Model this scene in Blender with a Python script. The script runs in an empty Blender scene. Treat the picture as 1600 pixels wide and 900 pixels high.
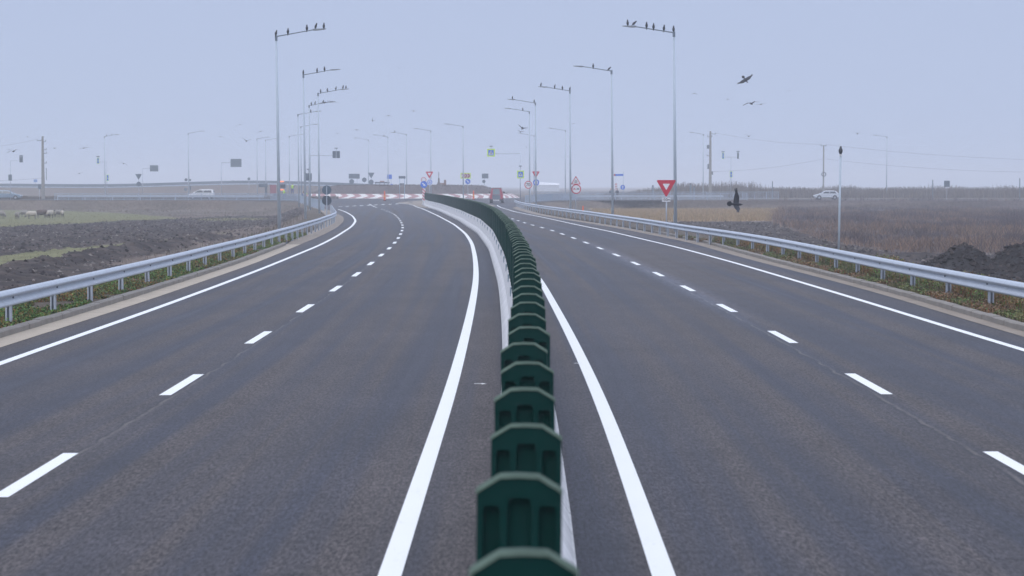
import bpy, bmesh, math, random
import numpy as np
from mathutils import Vector, Matrix

R = math.radians
rng = random.Random(7)
npr = np.random.RandomState(11)
sc = bpy.context.scene
COL = sc.collection

# ------------------------------------------------------------------ camera
F = 3333.0
CH = 2.7
PITCH = math.atan(160.0 / F)
cam_d = bpy.data.cameras.new("camera")
cam = bpy.data.objects.new("camera", cam_d)
COL.objects.link(cam)
cam.location = (0, 0, CH)
cam.rotation_euler = (math.pi / 2 - PITCH, 0, 0)
cam_d.sensor_width = 36
cam_d.lens = F / 1600 * 36
cam_d.clip_start = 0.1
cam_d.clip_end = 9000
cam_d.dof.use_dof = True
cam_d.dof.focus_distance = 70
cam_d.dof.aperture_fstop = 4.2
sc.camera = cam

# ------------------------------------------------------------------ world, sun, exposure
SUN_EL, SUN_ROT = R(38), R(200)
world = bpy.data.worlds.new("World")
sc.world = world
world.use_nodes = True
wt = world.node_tree
wt.nodes.clear()
wo = wt.nodes.new("ShaderNodeOutputWorld")
bg = wt.nodes.new("ShaderNodeBackground")
sky = wt.nodes.new("ShaderNodeTexSky")
sky.sky_type = 'NISHITA'
sky.sun_disc = False
sky.sun_elevation = SUN_EL
sky.sun_rotation = SUN_ROT
sky.dust_density = 4
tc = wt.nodes.new("ShaderNodeTexCoord")
sep = wt.nodes.new("ShaderNodeSeparateXYZ")
wt.links.new(tc.outputs["Generated"], sep.inputs[0])
ramp = wt.nodes.new("ShaderNodeValToRGB")       # overcast layer: bright overhead, dimmer and bluer low down
SKY_H = (5.05, 5.95, 8.05)
SKY_Z = (13.8, 15.0, 18.4)
ramp.color_ramp.elements[0].position = 0.0
ramp.color_ramp.elements[1].position = 1.0
ramp.color_ramp.elements[0].color = (SKY_H[0]/20, SKY_H[1]/20, SKY_H[2]/20, 1)
ramp.color_ramp.elements[1].color = (SKY_Z[0]/20, SKY_Z[1]/20, SKY_Z[2]/20, 1)
e = ramp.color_ramp.elements.new(0.10)
e.color = (4.75/20, 5.6/20, 7.8/20, 1)
wt.links.new(sep.outputs[2], ramp.inputs[0])
mul = wt.nodes.new("ShaderNodeVectorMath"); mul.operation = 'SCALE'; mul.inputs[3].default_value = 20
wt.links.new(ramp.outputs[0], mul.inputs[0])
mixw = wt.nodes.new("ShaderNodeMix"); mixw.data_type = 'RGBA'
mixw.inputs["Factor"].default_value = 0.96
wt.links.new(sky.outputs[0], mixw.inputs[6])
wt.links.new(mul.outputs[0], mixw.inputs[7])
wt.links.new(mixw.outputs[2], bg.inputs[0])
bg.inputs[1].default_value = 0.1
wt.links.new(bg.outputs[0], wo.inputs[0])

sun_d = bpy.data.lights.new("sun", 'SUN')
sun_d.energy = 0.7
sun_d.angle = R(25)
sun_d.color = (1, 0.96, 0.9)
sun = bpy.data.objects.new("sun", sun_d)
COL.objects.link(sun)
# direction to sun for the Nishita sky: rotation measured from +Y towards +X
sdir = Vector((math.sin(SUN_ROT) * math.cos(SUN_EL), math.cos(SUN_ROT) * math.cos(SUN_EL), math.sin(SUN_EL)))
sun.rotation_euler = sdir.to_track_quat('Z', 'Y').to_euler()

sc.view_settings.view_transform = 'Standard'
sc.view_settings.look = 'None'
sc.view_settings.exposure = 0
sc.view_settings.gamma = 1
sc.view_settings.use_curve_mapping = False
sc.render.engine = 'CYCLES'
sc.cycles.use_denoising = True
sc.cycles.denoiser = "OPENIMAGEDENOISE"
sc.cycles.denoising_input_passes = "RGB_ALBEDO_NORMAL"
sc.cycles.denoising_prefilter = "ACCURATE"
sc.cycles.max_bounces = 5
sc.cycles.diffuse_bounces = 2
sc.cycles.volume_bounces = 1
sc.cycles.use_adaptive_sampling = False
HAZE_DENSITY = 0.00095

# ------------------------------------------------------------------ geometry of the place
def sm(t):
    t = np.clip(t, 0, 1)
    return t * t * (3 - 2 * t)

def hr(y):                                   # the road climbs gently to the roundabout
    return 0.45 * sm((np.asarray(y, float) - 262) / 66)

def ray(px, py):
    r, u = (px - 800) / F, (450 - py) / F
    cp, sp = math.cos(PITCH), math.sin(PITCH)
    return Vector((r, cp + u * sp, -sp + u * cp))

def onz(px, py, z=0.0):                      # surveyed point of a level z
    d = ray(px, py)
    t = (z - CH) / d.z
    return (d.x * t, d.y * t)

def onroad(px, py):
    z = 0.0
    for _ in range(30):
        x, y = onz(px, py, z)
        z = 0.5 * z + 0.5 * float(hr(y))
    return (x, y)

def at(px, py, Y):                           # point at distance Y
    d = ray(px, py)
    t = Y / d.y
    return Vector((d.x * t, Y, CH + d.z * t))

def curve(pts, sigma=6.0, lo=-12.0, hi=None):
    pts = sorted(pts, key=lambda p: p[1])
    ys = np.array([p[1] for p in pts]); xs = np.array([p[0] for p in pts])
    hi = hi or ys[-1]
    g = np.arange(lo - 40, hi + 40, 0.5)
    v = np.interp(g, ys, xs)
    k = min(4, len(ys) - 1)
    s0 = (xs[k] - xs[0]) / (ys[k] - ys[0]); s1 = (xs[-1] - xs[-2]) / (ys[-1] - ys[-2])
    v = np.where(g < ys[0], xs[0] + (g - ys[0]) * s0, v)
    v = np.where(g > ys[-1], xs[-1] + (g - ys[-1]) * s1, v)
    n = int(sigma * 3 / 0.5)
    ker = np.exp(-0.5 * (np.arange(-n, n + 1) * 0.5 / sigma) ** 2); ker /= ker.sum()
    w = np.convolve(np.pad(v, n, mode='edge'), ker, 'valid')
    return lambda y: np.interp(y, g, w)

RP = lambda L: [onroad(*p) for p in L]
left_line = curve(RP([(0,568),(100,532.5),(200,498),(300,461.5),(400,424),(500,383.2),(525,370),(550,353.8),(556,345),(551,337.5),(540,331),(529.5,327.5)]), 5)
left_asph = curve(RP([(0,541),(100,510),(200,478.8),(300,444.5),(400,410.2),(460,385),(500,369),(525,356),(536,346),(536,339),(529,335.5)]) + [(-20.8,240),(-24,265),(-27.5,290),(-31,312),(-36,322),(-50,328),(-70,330)], 5)
rail_left = curve(RP([(18,514),(84,495),(138,479),(185,465),(225,452),(259,443),(288,434),(313.5,424),(336,417),(355.5,412),(389.5,400.5),(417,391),(439,382.5),(458,377),(471,370.5),(484,366),(495,362.5),(506,356),(516,352.5),(524,347.5)]) + [(-16.9,200)], 5)
left_inner = curve(RP([(601,316.2),(620,316),(642.5,319),(660,326),(685,337.5),(710,351),(727.5,365),(737.5,380),(742,400),(744,420),(744,437.5),(742,452.5),(739,470),(731,510),(720,550),(709,600),(695,645),(682.5,675),(655,755),(632.5,830),(610,900)]), 5)
left_dash = curve(RP([(55,743),(257.5,618),(311,585),(405,527),(468,488),(487,476),(524,452),(556,430),(577,414),(594,400),(606.5,390),(615.5,381),(621,374.5),(625,368),(627.5,362.5),(629,358.5),(629.5,355),(628.5,351),(626,345.5),(624,342.5),(619,337),(615.5,334.5),(610.5,332),(605,330),(599,327.5),(580,320.5)]), 5)
right_inner = curve(RP([(1036,900),(1025,865),(1002.5,795),(982.5,737.5),(957,671),(940,625),(912.5,567.5),(883,507),(867.5,480),(846,440)]) + [(0.3,85),(-0.75,120),(-2.95,164),(-6.3,225),(-8.0,255)], 5)
right_dash = curve(RP([(1555,711),(1386,617),(1327,583),(1238,533.5),(1200,515),(1144,485),(1116,472),(1070,448),(1025.5,427),(990,410),(961,397.5),(936.5,387.5),(915.5,379),(896.5,372),(879.5,366),(864,360.5),(850,356.5),(837,353),(825,350),(813,346)]) + [(-1.2,200),(-4.4,245)], 5)
right_line = curve(RP([(1600,547),(1500,517.5),(1400,486),(1300,455.5),(1200,426),(1155,412.5),(1105,399),(1055,385.5),(1005,374),(955,362),(905,352),(855,341),(805,331),(785,325),(775,319.5)]), 5)
right_asph = curve(RP([(1560,515),(1500,496),(1400,465),(1300,438),(1180,407.5),(1130,394),(1080,379),(1030,369.5),(980,359.5),(930,350.5),(880,343),(830,334),(800,325)]) + [(2,300),(6,315),(14,324),(40,331)], 5)
rail_right = curve(RP([(1544.5,487.5),(1479,472.5),(1425.5,459),(1378,447.5),(1335.5,437),(1299,424.5),(1266.5,418),(1237.5,409),(1211,403),(1165,392.5),(1062,374),(1022,364.5),(970,355),(920,345.5),(860,335.5),(820,327.5)]) + [(0.4,281)], 7)
median = curve([(0.02,0),(0.024,4),(0.03,6),(0.046,8),(0.082,10),(0.105,13),(0.13,15),(0.17,20),(0.187,26),(0.19,32),(0.12,42),(0.04,50),(-0.05,58),(-0.66,90),(-1.63,120),(-3.82,164),(-7.42,225),(-11.4,281)], 3)

def edgeL(y):                                # outer edge of the made ground, left
    y = np.asarray(y, float)
    far = np.interp(y, [150, 157, 200, 240, 280, 305, 320, 326, 330], [-14.2, -15.0, -18.8, -22.8, -28.2, -32.6, -40, -58, -400])
    near = rail_left(y) - 2.2
    return np.where(y < 150, near, far + (rail_left(150) - 2.2 + 14.2) * np.clip((170 - y) / 20, 0, 1))
def edgeR(y):
    y = np.asarray(y, float)
    far = np.interp(y, [265, 281, 300, 315, 326, 331], [3.0, 2.6, 4.5, 8, 16, 400])
    near = rail_right(np.minimum(y, 281)) + 1.9
    return np.where(y < 265, near, far)

# ------------------------------------------------------------------ numpy noise
def _hash(ix, iy, s):
    h = (ix * 374761393 + iy * 668265263 + s * 974711) & 0x7fffffff
    h = ((h ^ (h >> 13)) * 1274126177) & 0x7fffffff
    return ((h ^ (h >> 16)) & 0xffff) / 65535.0
def vnoise(x, y, s=0):
    x = np.asarray(x, float); y = np.asarray(y, float)
    ix = np.floor(x).astype(np.int64); iy = np.floor(y).astype(np.int64)
    fx = x - ix; fy = y - iy
    fx = fx * fx * (3 - 2 * fx); fy = fy * fy * (3 - 2 * fy)
    a = _hash(ix, iy, s); b = _hash(ix + 1, iy, s); c = _hash(ix, iy + 1, s); d = _hash(ix + 1, iy + 1, s)
    return (a * (1 - fx) + b * fx) * (1 - fy) + (c * (1 - fx) + d * fx) * fy
def fbm(x, y, o=4, s=0):
    t = 0; amp = 1; n = 0
    for k in range(o):
        t = t + amp * vnoise(x * 2 ** k, y * 2 ** k, s + k * 17); n += amp; amp *= 0.55
    return t / n

def terr(x, y):
    """height of the fields and banks beside the road"""
    x = np.asarray(x, float); y = np.asarray(y, float)
    L, Rr = edgeL(y), edgeR(y)
    s = np.where(x < (L + Rr) / 2, L - x, x - Rr)      # metres beyond the verge edge
    base = -0.95 + 0.12 * (fbm(x * 0.05, y * 0.05, 2, 5) - 0.5)
    top = hr(y) + 0.02
    m = sm(s / 4.2)
    z = top * (1 - m) + base * m
    # bank of the cross road
    bank = sm((y - 324) / 7.5)
    z = z * (1 - bank) + (hr(y) - 0.03) * bank
    near = (1 - bank)
    f = sm(s / 1.5) * near
    # ridge of dug soil beside the left carriageway
    rd = np.exp(-((x + 20.5 + 0.4 * np.sin(y * 0.13)) / (1.05 + .2*np.sin(y*.31))) ** 2) * sm((y - 30) / 10) * sm((160 - y) / 25)
    z = z + f * rd * (0.02 + 0.72 * fbm(x * 0.5, y * 0.33, 4, 3))
    # heap of soil on the right
    hp = (np.exp(-np.abs((x - 17.6) / 0.95) ** 2.4 - ((y - 83) / 3) ** 2) * 1.05 + np.exp(-((x - 19.6) / .85) ** 2 - ((y - 82.5) / 3) ** 2) * 1.1
          + np.exp(-((x - 21.8) / 1.5) ** 2 - ((y - 82) / 4) ** 2) * 1.0 + np.exp(-((x - 15.6) / 1.6) ** 2 - ((y - 84) / 3) ** 2) * .45)
    z = z + f * hp * (0.72 + 0.75 * fbm(x * 1.5, y * 1.1, 4, 9))
    # clods
    dk = soil(x, y)
    z = z + f * dk * 0.34 * (fbm(x * 1.9, y * 1.3, 4, 21) - 0.45) * np.clip(140 / np.maximum(y, 90), 0.5, 1)
    z = z + f * 0.10 * (fbm(x * 0.7, y * 0.7, 4, 31) - 0.5)
    return z

BRY = [100, 109, 113, 115, 129, 154, 213, 240, 330]; BRX = [60, 27.5, 24.5, 20.5, 20.2, 21.4, 25.8, 29, 41]
def soil(x, y):                              # 1 where the earth is freshly turned
    wob = 2.2 * (fbm(x * 0.12, y * 0.12, 3, 41) - 0.5)
    plough = (x < -25.4 + wob * 0.6 + np.clip((y - 130) * 0.13, 0, 5.5)) & (y > 100 - (x + 27) * 0.0) & (y < 200 + (x + 44) * 5.4 + wob * 3) & (y < 262)
    plough = plough & (x < -27.2 + wob * .5 + np.clip((y - 100) * 0.09, 0, 7)) & (y < 258)
    ridge = (x > -22.0 + wob * 0.5) & (x < -18.9 + wob * 0.5) & (y < 158 + wob * 5)
    right = (x > 8) & (y < 215 + wob * 3) & (x < np.interp(y, BRY, BRX) + wob * .6)
    near_ = (x > -22.5) & (x < -8) & (y < 97 + wob * 4)
    return np.where(plough | ridge | right | near_, 1.0, 0.0)

def pasture(x, y):
    wob = 3 * (fbm(x * 0.1, y * 0.1, 3, 43) - 0.5)
    yl = np.interp(-x, [30, 37, 45, 80], [240, 238, 190, 150])
    yh = np.interp(-x, [30, 37, 50, 66, 80, 140], [238, 240, 279, 312, 320, 322])
    a = (y > yl + wob * 1.5) & (y < yh + wob) & (x < -36)
    b = (x < -22.1 + wob * 0.5) & (x > -27.6 + wob * 0.5 + np.clip((y - 100) * 0.09, 0, 5.2)) & (y > 60) & (y < 165)
    c = ((x + 30.5) / 4) ** 2 + ((y - 231) / 9) ** 2 < 1
    return np.where(a | b | c, 1.0, 0.0)

# ------------------------------------------------------------------ materials
MATS = {}
def mat(name, col, rough=0.6, metal=0.0, noise=0.12, scale=8.0, bump=0.0, spec=0.5, emis=None):
    if name in MATS: return MATS[name]
    m = bpy.data.materials.new(name); m.use_nodes = True
    nt = m.node_tree; b = nt.nodes["Principled BSDF"]
    b.inputs["Roughness"].default_value = rough
    b.inputs["Metallic"].default_value = metal
    b.inputs["Specular IOR Level"].default_value = spec
    co = nt.nodes.new("ShaderNodeTexCoord")
    nz = nt.nodes.new("ShaderNodeTexNoise"); nz.inputs["Scale"].default_value = scale; nz.inputs["Detail"].default_value = 6
    nt.links.new(co.outputs["Object"], nz.inputs["Vector"])
    mx = nt.nodes.new("ShaderNodeMix"); mx.data_type = 'RGBA'
    mx.inputs[6].default_value = tuple(c * (1 - noise) for c in col) + (1,)
    mx.inputs[7].default_value = tuple(min(1, c * (1 + noise)) for c in col) + (1,)
    nt.links.new(nz.outputs[0], mx.inputs["Factor"])
    nt.links.new(mx.outputs[2], b.inputs["Base Color"])
    if bump:
        bp = nt.nodes.new("ShaderNodeBump"); bp.inputs["Strength"].default_value = bump; bp.inputs["Distance"].default_value = 0.02
        nt.links.new(nz.outputs[0], bp.inputs["Height"]); nt.links.new(bp.outputs[0], b.inputs["Normal"])
    if emis:
        b.inputs["Emission Color"].default_value = emis + (1,); b.inputs["Emission Strength"].default_value = 1
    MATS[name] = m
    return m

def attr_mat(name, rough=0.95, bump=0.0, bscale=3.0, fine=0.35, fscale=6.0):
    """base colour from the 'col' attribute (kind of ground / kind of leaf), broken up by noise"""
    m = bpy.data.materials.new(name); m.use_nodes = True
    nt = m.node_tree; b = nt.nodes["Principled BSDF"]
    b.inputs["Roughness"].default_value = rough
    b.inputs["Specular IOR Level"].default_value = 0.2
    a = nt.nodes.new("ShaderNodeAttribute"); a.attribute_name = "col"
    co = nt.nodes.new("ShaderNodeTexCoord")
    nz = nt.nodes.new("ShaderNodeTexNoise"); nz.inputs["Scale"].default_value = fscale; nz.inputs["Detail"].default_value = 8; nz.inputs["Roughness"].default_value = 0.7
    nt.links.new(co.outputs["Object"], nz.inputs["Vector"])
    mr = nt.nodes.new("ShaderNodeMapRange")
    mr.inputs[1].default_value = 0.3; mr.inputs[2].default_value = 0.7
    mr.inputs[3].default_value = 1 - fine; mr.inputs[4].default_value = 1 + fine
    nt.links.new(nz.outputs[0], mr.inputs[0])
    vm = nt.nodes.new("ShaderNodeVectorMath"); vm.operation = 'SCALE'
    nt.links.new(a.outputs["Color"], vm.inputs[0]); nt.links.new(mr.outputs[0], vm.inputs[3])
    nt.links.new(vm.outputs[0], b.inputs["Base Color"])
    if bump:
        n2 = nt.nodes.new("ShaderNodeTexNoise"); n2.inputs["Scale"].default_value = bscale; n2.inputs["Detail"].default_value = 8
        nt.links.new(co.outputs["Object"], n2.inputs["Vector"])
        bp = nt.nodes.new("ShaderNodeBump"); bp.inputs["Strength"].default_value = bump; bp.inputs["Distance"].default_value = 0.2
        nt.links.new(n2.outputs[0], bp.inputs["Height"]); nt.links.new(bp.outputs[0], b.inputs["Normal"])
    MATS[name] = m
    return m

def asphalt_mat():
    m = bpy.data.materials.new("asphalt"); m.use_nodes = True
    nt = m.node_tree; N = nt.nodes.new; K = nt.links.new; b = nt.nodes["Principled BSDF"]
    b.inputs["Specular IOR Level"].default_value = 0.15
    uv = N("ShaderNodeUVMap"); co = N("ShaderNodeTexCoord")
    mp = N("ShaderNodeMapping"); mp.inputs["Scale"].default_value = (1.7, 0.02, 1); K(uv.outputs[0], mp.inputs[0])
    streak = N("ShaderNodeTexNoise"); streak.inputs["Scale"].default_value = 1; streak.inputs["Detail"].default_value = 5; K(mp.outputs[0], streak.inputs["Vector"])
    blot = N("ShaderNodeTexNoise"); blot.inputs["Scale"].default_value = 0.35; blot.inputs["Detail"].default_value = 6; K(co.outputs["Object"], blot.inputs["Vector"])
    mg = N("ShaderNodeMapping"); mg.inputs["Scale"].default_value = (34, 6.5, 1); K(co.outputs["Object"], mg.inputs[0])
    grit = N("ShaderNodeTexNoise"); grit.inputs["Scale"].default_value = 1; grit.inputs["Detail"].default_value = 5; grit.inputs["Roughness"].default_value = 0.85; K(mg.outputs[0], grit.inputs["Vector"])
    grit2 = N("ShaderNodeTexNoise"); grit2.inputs["Scale"].default_value = 1; grit2.inputs["Detail"].default_value = 6; grit2.inputs["Roughness"].default_value = 0.85
    mg2 = N("ShaderNodeMapping"); mg2.inputs["Scale"].default_value = (7, 1.1, 1); K(co.outputs["Object"], mg2.inputs[0]); K(mg2.outputs[0], grit2.inputs["Vector"])
    def mr(src, a, b_, c, d):
        q = N("ShaderNodeMapRange"); q.inputs[1].default_value = a; q.inputs[2].default_value = b_; q.inputs[3].default_value = c; q.inputs[4].default_value = d
        K(src, q.inputs[0]); return q.outputs[0]
    mx = N("ShaderNodeMix"); mx.data_type = 'RGBA'
    mx.inputs[6].default_value = (0.0235, 0.0235, 0.032, 1)      # fresh blue-black binder
    mx.inputs[7].default_value = (0.056, 0.047, 0.0445, 1)      # dusty tracks
    K(mr(streak.outputs[0], 0.42, 0.60, 0, 1), mx.inputs["Factor"])
    s1 = N("ShaderNodeVectorMath"); s1.operation = 'SCALE'; K(mx.outputs[2], s1.inputs[0]); K(mr(blot.outputs[0], 0.3, 0.7, 0.86, 1.14), s1.inputs[3])
    s2 = N("ShaderNodeVectorMath"); s2.operation = 'SCALE'; K(s1.outputs[0], s2.inputs[0]); K(mr(grit.outputs[0], 0.38, 0.62, 0.2, 2.2), s2.inputs[3])
    s3 = N("ShaderNodeVectorMath"); s3.operation = 'SCALE'; K(s2.outputs[0], s3.inputs[0]); K(mr(grit2.outputs[0], 0.35, 0.65, 0.78, 1.24), s3.inputs[3])
    # joint between the paved strips, under the broken lines, and pale dried slurry beside the right one
    su = N("ShaderNodeSeparateXYZ"); K(uv.outputs[0], su.inputs[0])
    wv = N("ShaderNodeTexNoise"); wv.noise_dimensions = '1D'; wv.inputs["Scale"].default_value = 0.8; wv.inputs["Detail"].default_value = 4; K(su.outputs[1], wv.inputs["W"])
    w2 = N("ShaderNodeMath"); w2.operation = 'MULTIPLY_ADD'; K(wv.outputs[0], w2.inputs[0]); w2.inputs[1].default_value = 0.16; K(su.outputs[0], w2.inputs[2])
    last = s3.outputs[0]
    for u0, half, colr, amt in ((-4.45, 0.030, (0.17, 0.15, 0.13, 1), 0.55), (-4.49, 0.02, (0.018, 0.018, 0.022, 1), 0.8), (4.60, 0.030, (0.17, 0.15, 0.13, 1), 0.55), (4.55, 0.022, (0.018, 0.018, 0.022, 1), 0.8)):
        d = N("ShaderNodeMath"); d.operation = 'SUBTRACT'; K(w2.outputs[0], d.inputs[0]); d.inputs[1].default_value = u0
        a = N("ShaderNodeMath"); a.operation = 'ABSOLUTE'; K(d.outputs[0], a.inputs[0])
        f = mr(a.outputs[0], half * 0.3, half, amt, 0)
        mm = N("ShaderNodeMath"); mm.operation = 'MULTIPLY'; K(f, mm.inputs[0]); K(mr(wv.outputs[0], 0.4, 0.6, 0.25, 1), mm.inputs[1])
        q = N("ShaderNodeMix"); q.data_type = 'RGBA'; K(mm.outputs[0], q.inputs["Factor"]); K(last, q.inputs[6]); q.inputs[7].default_value = colr
        last = q.outputs[2]
    d = N("ShaderNodeMath"); d.operation = 'SUBTRACT'; K(w2.outputs[0], d.inputs[0]); d.inputs[1].default_value = 4.72
    a = N("ShaderNodeMath"); a.operation = 'ABSOLUTE'; K(d.outputs[0], a.inputs[0])
    f = mr(a.outputs[0], 0.05, 0.5, 0.34, 0)
    fy = mr(su.outputs[1], 38, 52, 0, 1); fy2 = mr(su.outputs[1], 88, 112, 1, 0)
    m1 = N("ShaderNodeMath"); m1.operation = 'MULTIPLY'; K(f, m1.inputs[0]); K(fy, m1.inputs[1])
    m2 = N("ShaderNodeMath"); m2.operation = 'MULTIPLY'; K(m1.outputs[0], m2.inputs[0]); K(fy2, m2.inputs[1])
    m3 = N("ShaderNodeMath"); m3.operation = 'MULTIPLY'; K(m2.outputs[0], m3.inputs[0]); K(mr(grit2.outputs[0], 0.35, 0.6, 0.1, 1), m3.inputs[1])
    q = N("ShaderNodeMix"); q.data_type = 'RGBA'; K(m3.outputs[0], q.inputs["Factor"]); K(last, q.inputs[6]); q.inputs[7].default_value = (0.24, 0.25, 0.31, 1)
    K(q.outputs[2], b.inputs["Base Color"])
    K(mr(streak.outputs[0], 0.3, 0.7, 0.48, 0.62), b.inputs["Roughness"])
    bp = N("ShaderNodeBump"); bp.inputs["Strength"].default_value = 0.5; bp.inputs["Distance"].default_value = 0.01
    K(grit.outputs[0], bp.inputs["Height"]); K(bp.outputs[0], b.inputs["Normal"])
    MATS["asphalt"] = m
    return m

asphalt = asphalt_mat()
ground_m = attr_mat("ground", 0.95, 0.9, 2.2, 0.4, 2.5)
leaf_m = attr_mat("leaf", 0.8, 0, 1, 0.25, 30)
M_paint = mat("road_paint", (0.86, 0.86, 0.84), 0.6, noise=0.06, scale=6)
M_kerb = mat("kerb_concrete", (0.25, 0.225, 0.195), 0.9, noise=0.3, scale=3, bump=0.3)
M_gutter = mat("gutter_concrete", (0.42, 0.355, 0.275), 0.9, noise=0.22, scale=1.6, bump=0.1)
M_sand = mat("sandy_shoulder", (0.26, 0.215, 0.17), 0.95, noise=0.35, scale=0.9, bump=0.3)
M_conc = mat("barrier_concrete", (0.60, 0.59, 0.60), 0.8, noise=0.10, scale=2.5, bump=0.1)
def seam_mat():
    m = bpy.data.materials.new("barrier_concrete"); m.use_nodes = True; nt = m.node_tree; N = nt.nodes.new; K = nt.links.new; b = nt.nodes["Principled BSDF"]; b.inputs["Roughness"].default_value = .85
    co = N("ShaderNodeTexCoord"); sp = N("ShaderNodeSeparateXYZ"); K(co.outputs["Object"], sp.inputs[0])
    fr = N("ShaderNodeMath"); fr.operation = 'PINGPONG'; K(sp.outputs[1], fr.inputs[0]); fr.inputs[1].default_value = 0.5
    ml = N("ShaderNodeMapRange"); ml.inputs[1].default_value = 0.0; ml.inputs[2].default_value = 0.03; ml.inputs[3].default_value = 0.62; ml.inputs[4].default_value = 1.0; K(fr.outputs[0], ml.inputs[0])
    mp = N("ShaderNodeMapping"); mp.inputs["Scale"].default_value = (1, 5, .7); K(co.outputs["Object"], mp.inputs[0])
    nz = N("ShaderNodeTexNoise"); nz.inputs["Scale"].default_value = 1.3; nz.inputs["Detail"].default_value = 6; K(mp.outputs[0], nz.inputs["Vector"])
    mn = N("ShaderNodeMapRange"); mn.inputs[1].default_value = .35; mn.inputs[2].default_value = .65; mn.inputs[3].default_value = .78; mn.inputs[4].default_value = 1.08; K(nz.outputs[0], mn.inputs[0])
    mm = N("ShaderNodeMath"); mm.operation = 'MULTIPLY'; K(ml.outputs[0], mm.inputs[0]); K(mn.outputs[0], mm.inputs[1])
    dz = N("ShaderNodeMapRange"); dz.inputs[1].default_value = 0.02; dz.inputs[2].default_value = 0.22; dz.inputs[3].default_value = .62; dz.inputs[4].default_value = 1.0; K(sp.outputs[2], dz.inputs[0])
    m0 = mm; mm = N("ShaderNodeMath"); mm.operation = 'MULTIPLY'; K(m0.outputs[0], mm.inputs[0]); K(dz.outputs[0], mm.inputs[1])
    vs = N("ShaderNodeVectorMath"); vs.operation = 'SCALE'; vs.inputs[0].default_value = (.74, .73, .72); K(mm.outputs[0], vs.inputs[3]); K(vs.outputs[0], b.inputs["Base Color"])
    return m
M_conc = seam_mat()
def paint_mat():
    m = bpy.data.materials.new("road_paint"); m.use_nodes = True; nt = m.node_tree; N = nt.nodes.new; K = nt.links.new; b = nt.nodes["Principled BSDF"]; b.inputs["Roughness"].default_value = .7; b.inputs["Specular IOR Level"].default_value = .3
    co = N("ShaderNodeTexCoord"); nz = N("ShaderNodeTexNoise"); nz.inputs["Scale"].default_value = 22; nz.inputs["Detail"].default_value = 7; nz.inputs["Roughness"].default_value = .8; K(co.outputs["Object"], nz.inputs["Vector"])
    n2 = N("ShaderNodeTexNoise"); n2.inputs["Scale"].default_value = 1.2; n2.inputs["Detail"].default_value = 5; K(co.outputs["Object"], n2.inputs["Vector"])
    ad = N("ShaderNodeMath"); ad.operation = 'MULTIPLY_ADD'; K(n2.outputs[0], ad.inputs[0]); ad.inputs[1].default_value = .25; K(nz.outputs[0], ad.inputs[2])
    mr = N("ShaderNodeMapRange"); mr.inputs[1].default_value = .72; mr.inputs[2].default_value = .84; K(ad.outputs[0], mr.inputs[0])
    mx = N("ShaderNodeMix"); mx.data_type = 'RGBA'; K(mr.outputs[0], mx.inputs["Factor"]); mx.inputs[6].default_value = (.82, .82, .80, 1); mx.inputs[7].default_value = (.45, .44, .43, 1)
    K(mx.outputs[2], b.inputs["Base Color"]); return m
M_paint = paint_mat()
M_fin = mat("green_plastic", (0.0006, 0.030, 0.025), 0.6, noise=0.3, scale=5, spec=.12)
M_dust = mat("dusty_green_plastic", (0.095, 0.135, 0.105), 0.85, noise=0.8, scale=7, spec=.2)
M_galv = mat("galvanised_steel", (0.46, 0.50, 0.555), 0.6, 0.0, noise=0.14, scale=5)
M_post = mat("galvanised_post", (0.50, 0.54, 0.60), 0.5, 0.4, noise=0.15, scale=6)
M_pole = mat("lamp_pole_steel", (0.47, 0.54, 0.60), 0.6, 0.0, noise=0.12, scale=3)
M_dkpole = mat("dark_steel", (0.16, 0.20, 0.24), 0.55, 0.2)
M_lum = mat("luminaire_grey", (0.16, 0.18, 0.2), 0.5)
M_back = mat("sign_back_grey", (0.12, 0.155, 0.19), 0.55, 0.2)
M_dback = mat("dark_sign_back", (0.045, 0.065, 0.09), 0.55, 0.2)
M_red = mat("sign_red", (0.55, 0.015, 0.045), 0.4)
M_white = mat("sign_white", (0.78, 0.78, 0.80), 0.4, noise=0.04)
M_blue = mat("sign_blue", (0.03, 0.16, 0.68), 0.4)
M_yel = mat("sign_yellow_green", (0.62, 0.85, 0.06), 0.4)
M_yellow = mat("amber", (0.75, 0.42, 0.03), 0.4)
M_blk = mat("black_paint", (0.02, 0.02, 0.025), 0.5)
M_orange = mat("orange_plastic", (0.80, 0.12, 0.02), 0.5)
M_crow = mat("crow_feathers", (0.008, 0.010, 0.018), 0.55, noise=0.3, scale=40)
M_apw = mat("apron_white", (0.72, 0.69, 0.64), 0.7, noise=0.15, scale=1.5)
M_apr = mat("apron_red", (0.37, 0.19, 0.185), 0.7, noise=0.2, scale=1.5)
M_rail = mat("pale_blue_railing", (0.36, 0.43, 0.51), 0.5, 0.2)
M_glass = mat("car_glass", (0.03, 0.04, 0.05), 0.1, noise=0.02)
M_tyre = mat("tyre_rubber", (0.02, 0.02, 0.022), 0.85)
M_rim = mat("wheel_rim", (0.45, 0.46, 0.48), 0.3, 0.7)
M_cpole = mat("concrete_pole", (0.28, 0.27, 0.25), 0.9, noise=0.15, scale=2)
M_wire = mat("wire", (0.06, 0.06, 0.07), 0.6)

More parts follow.
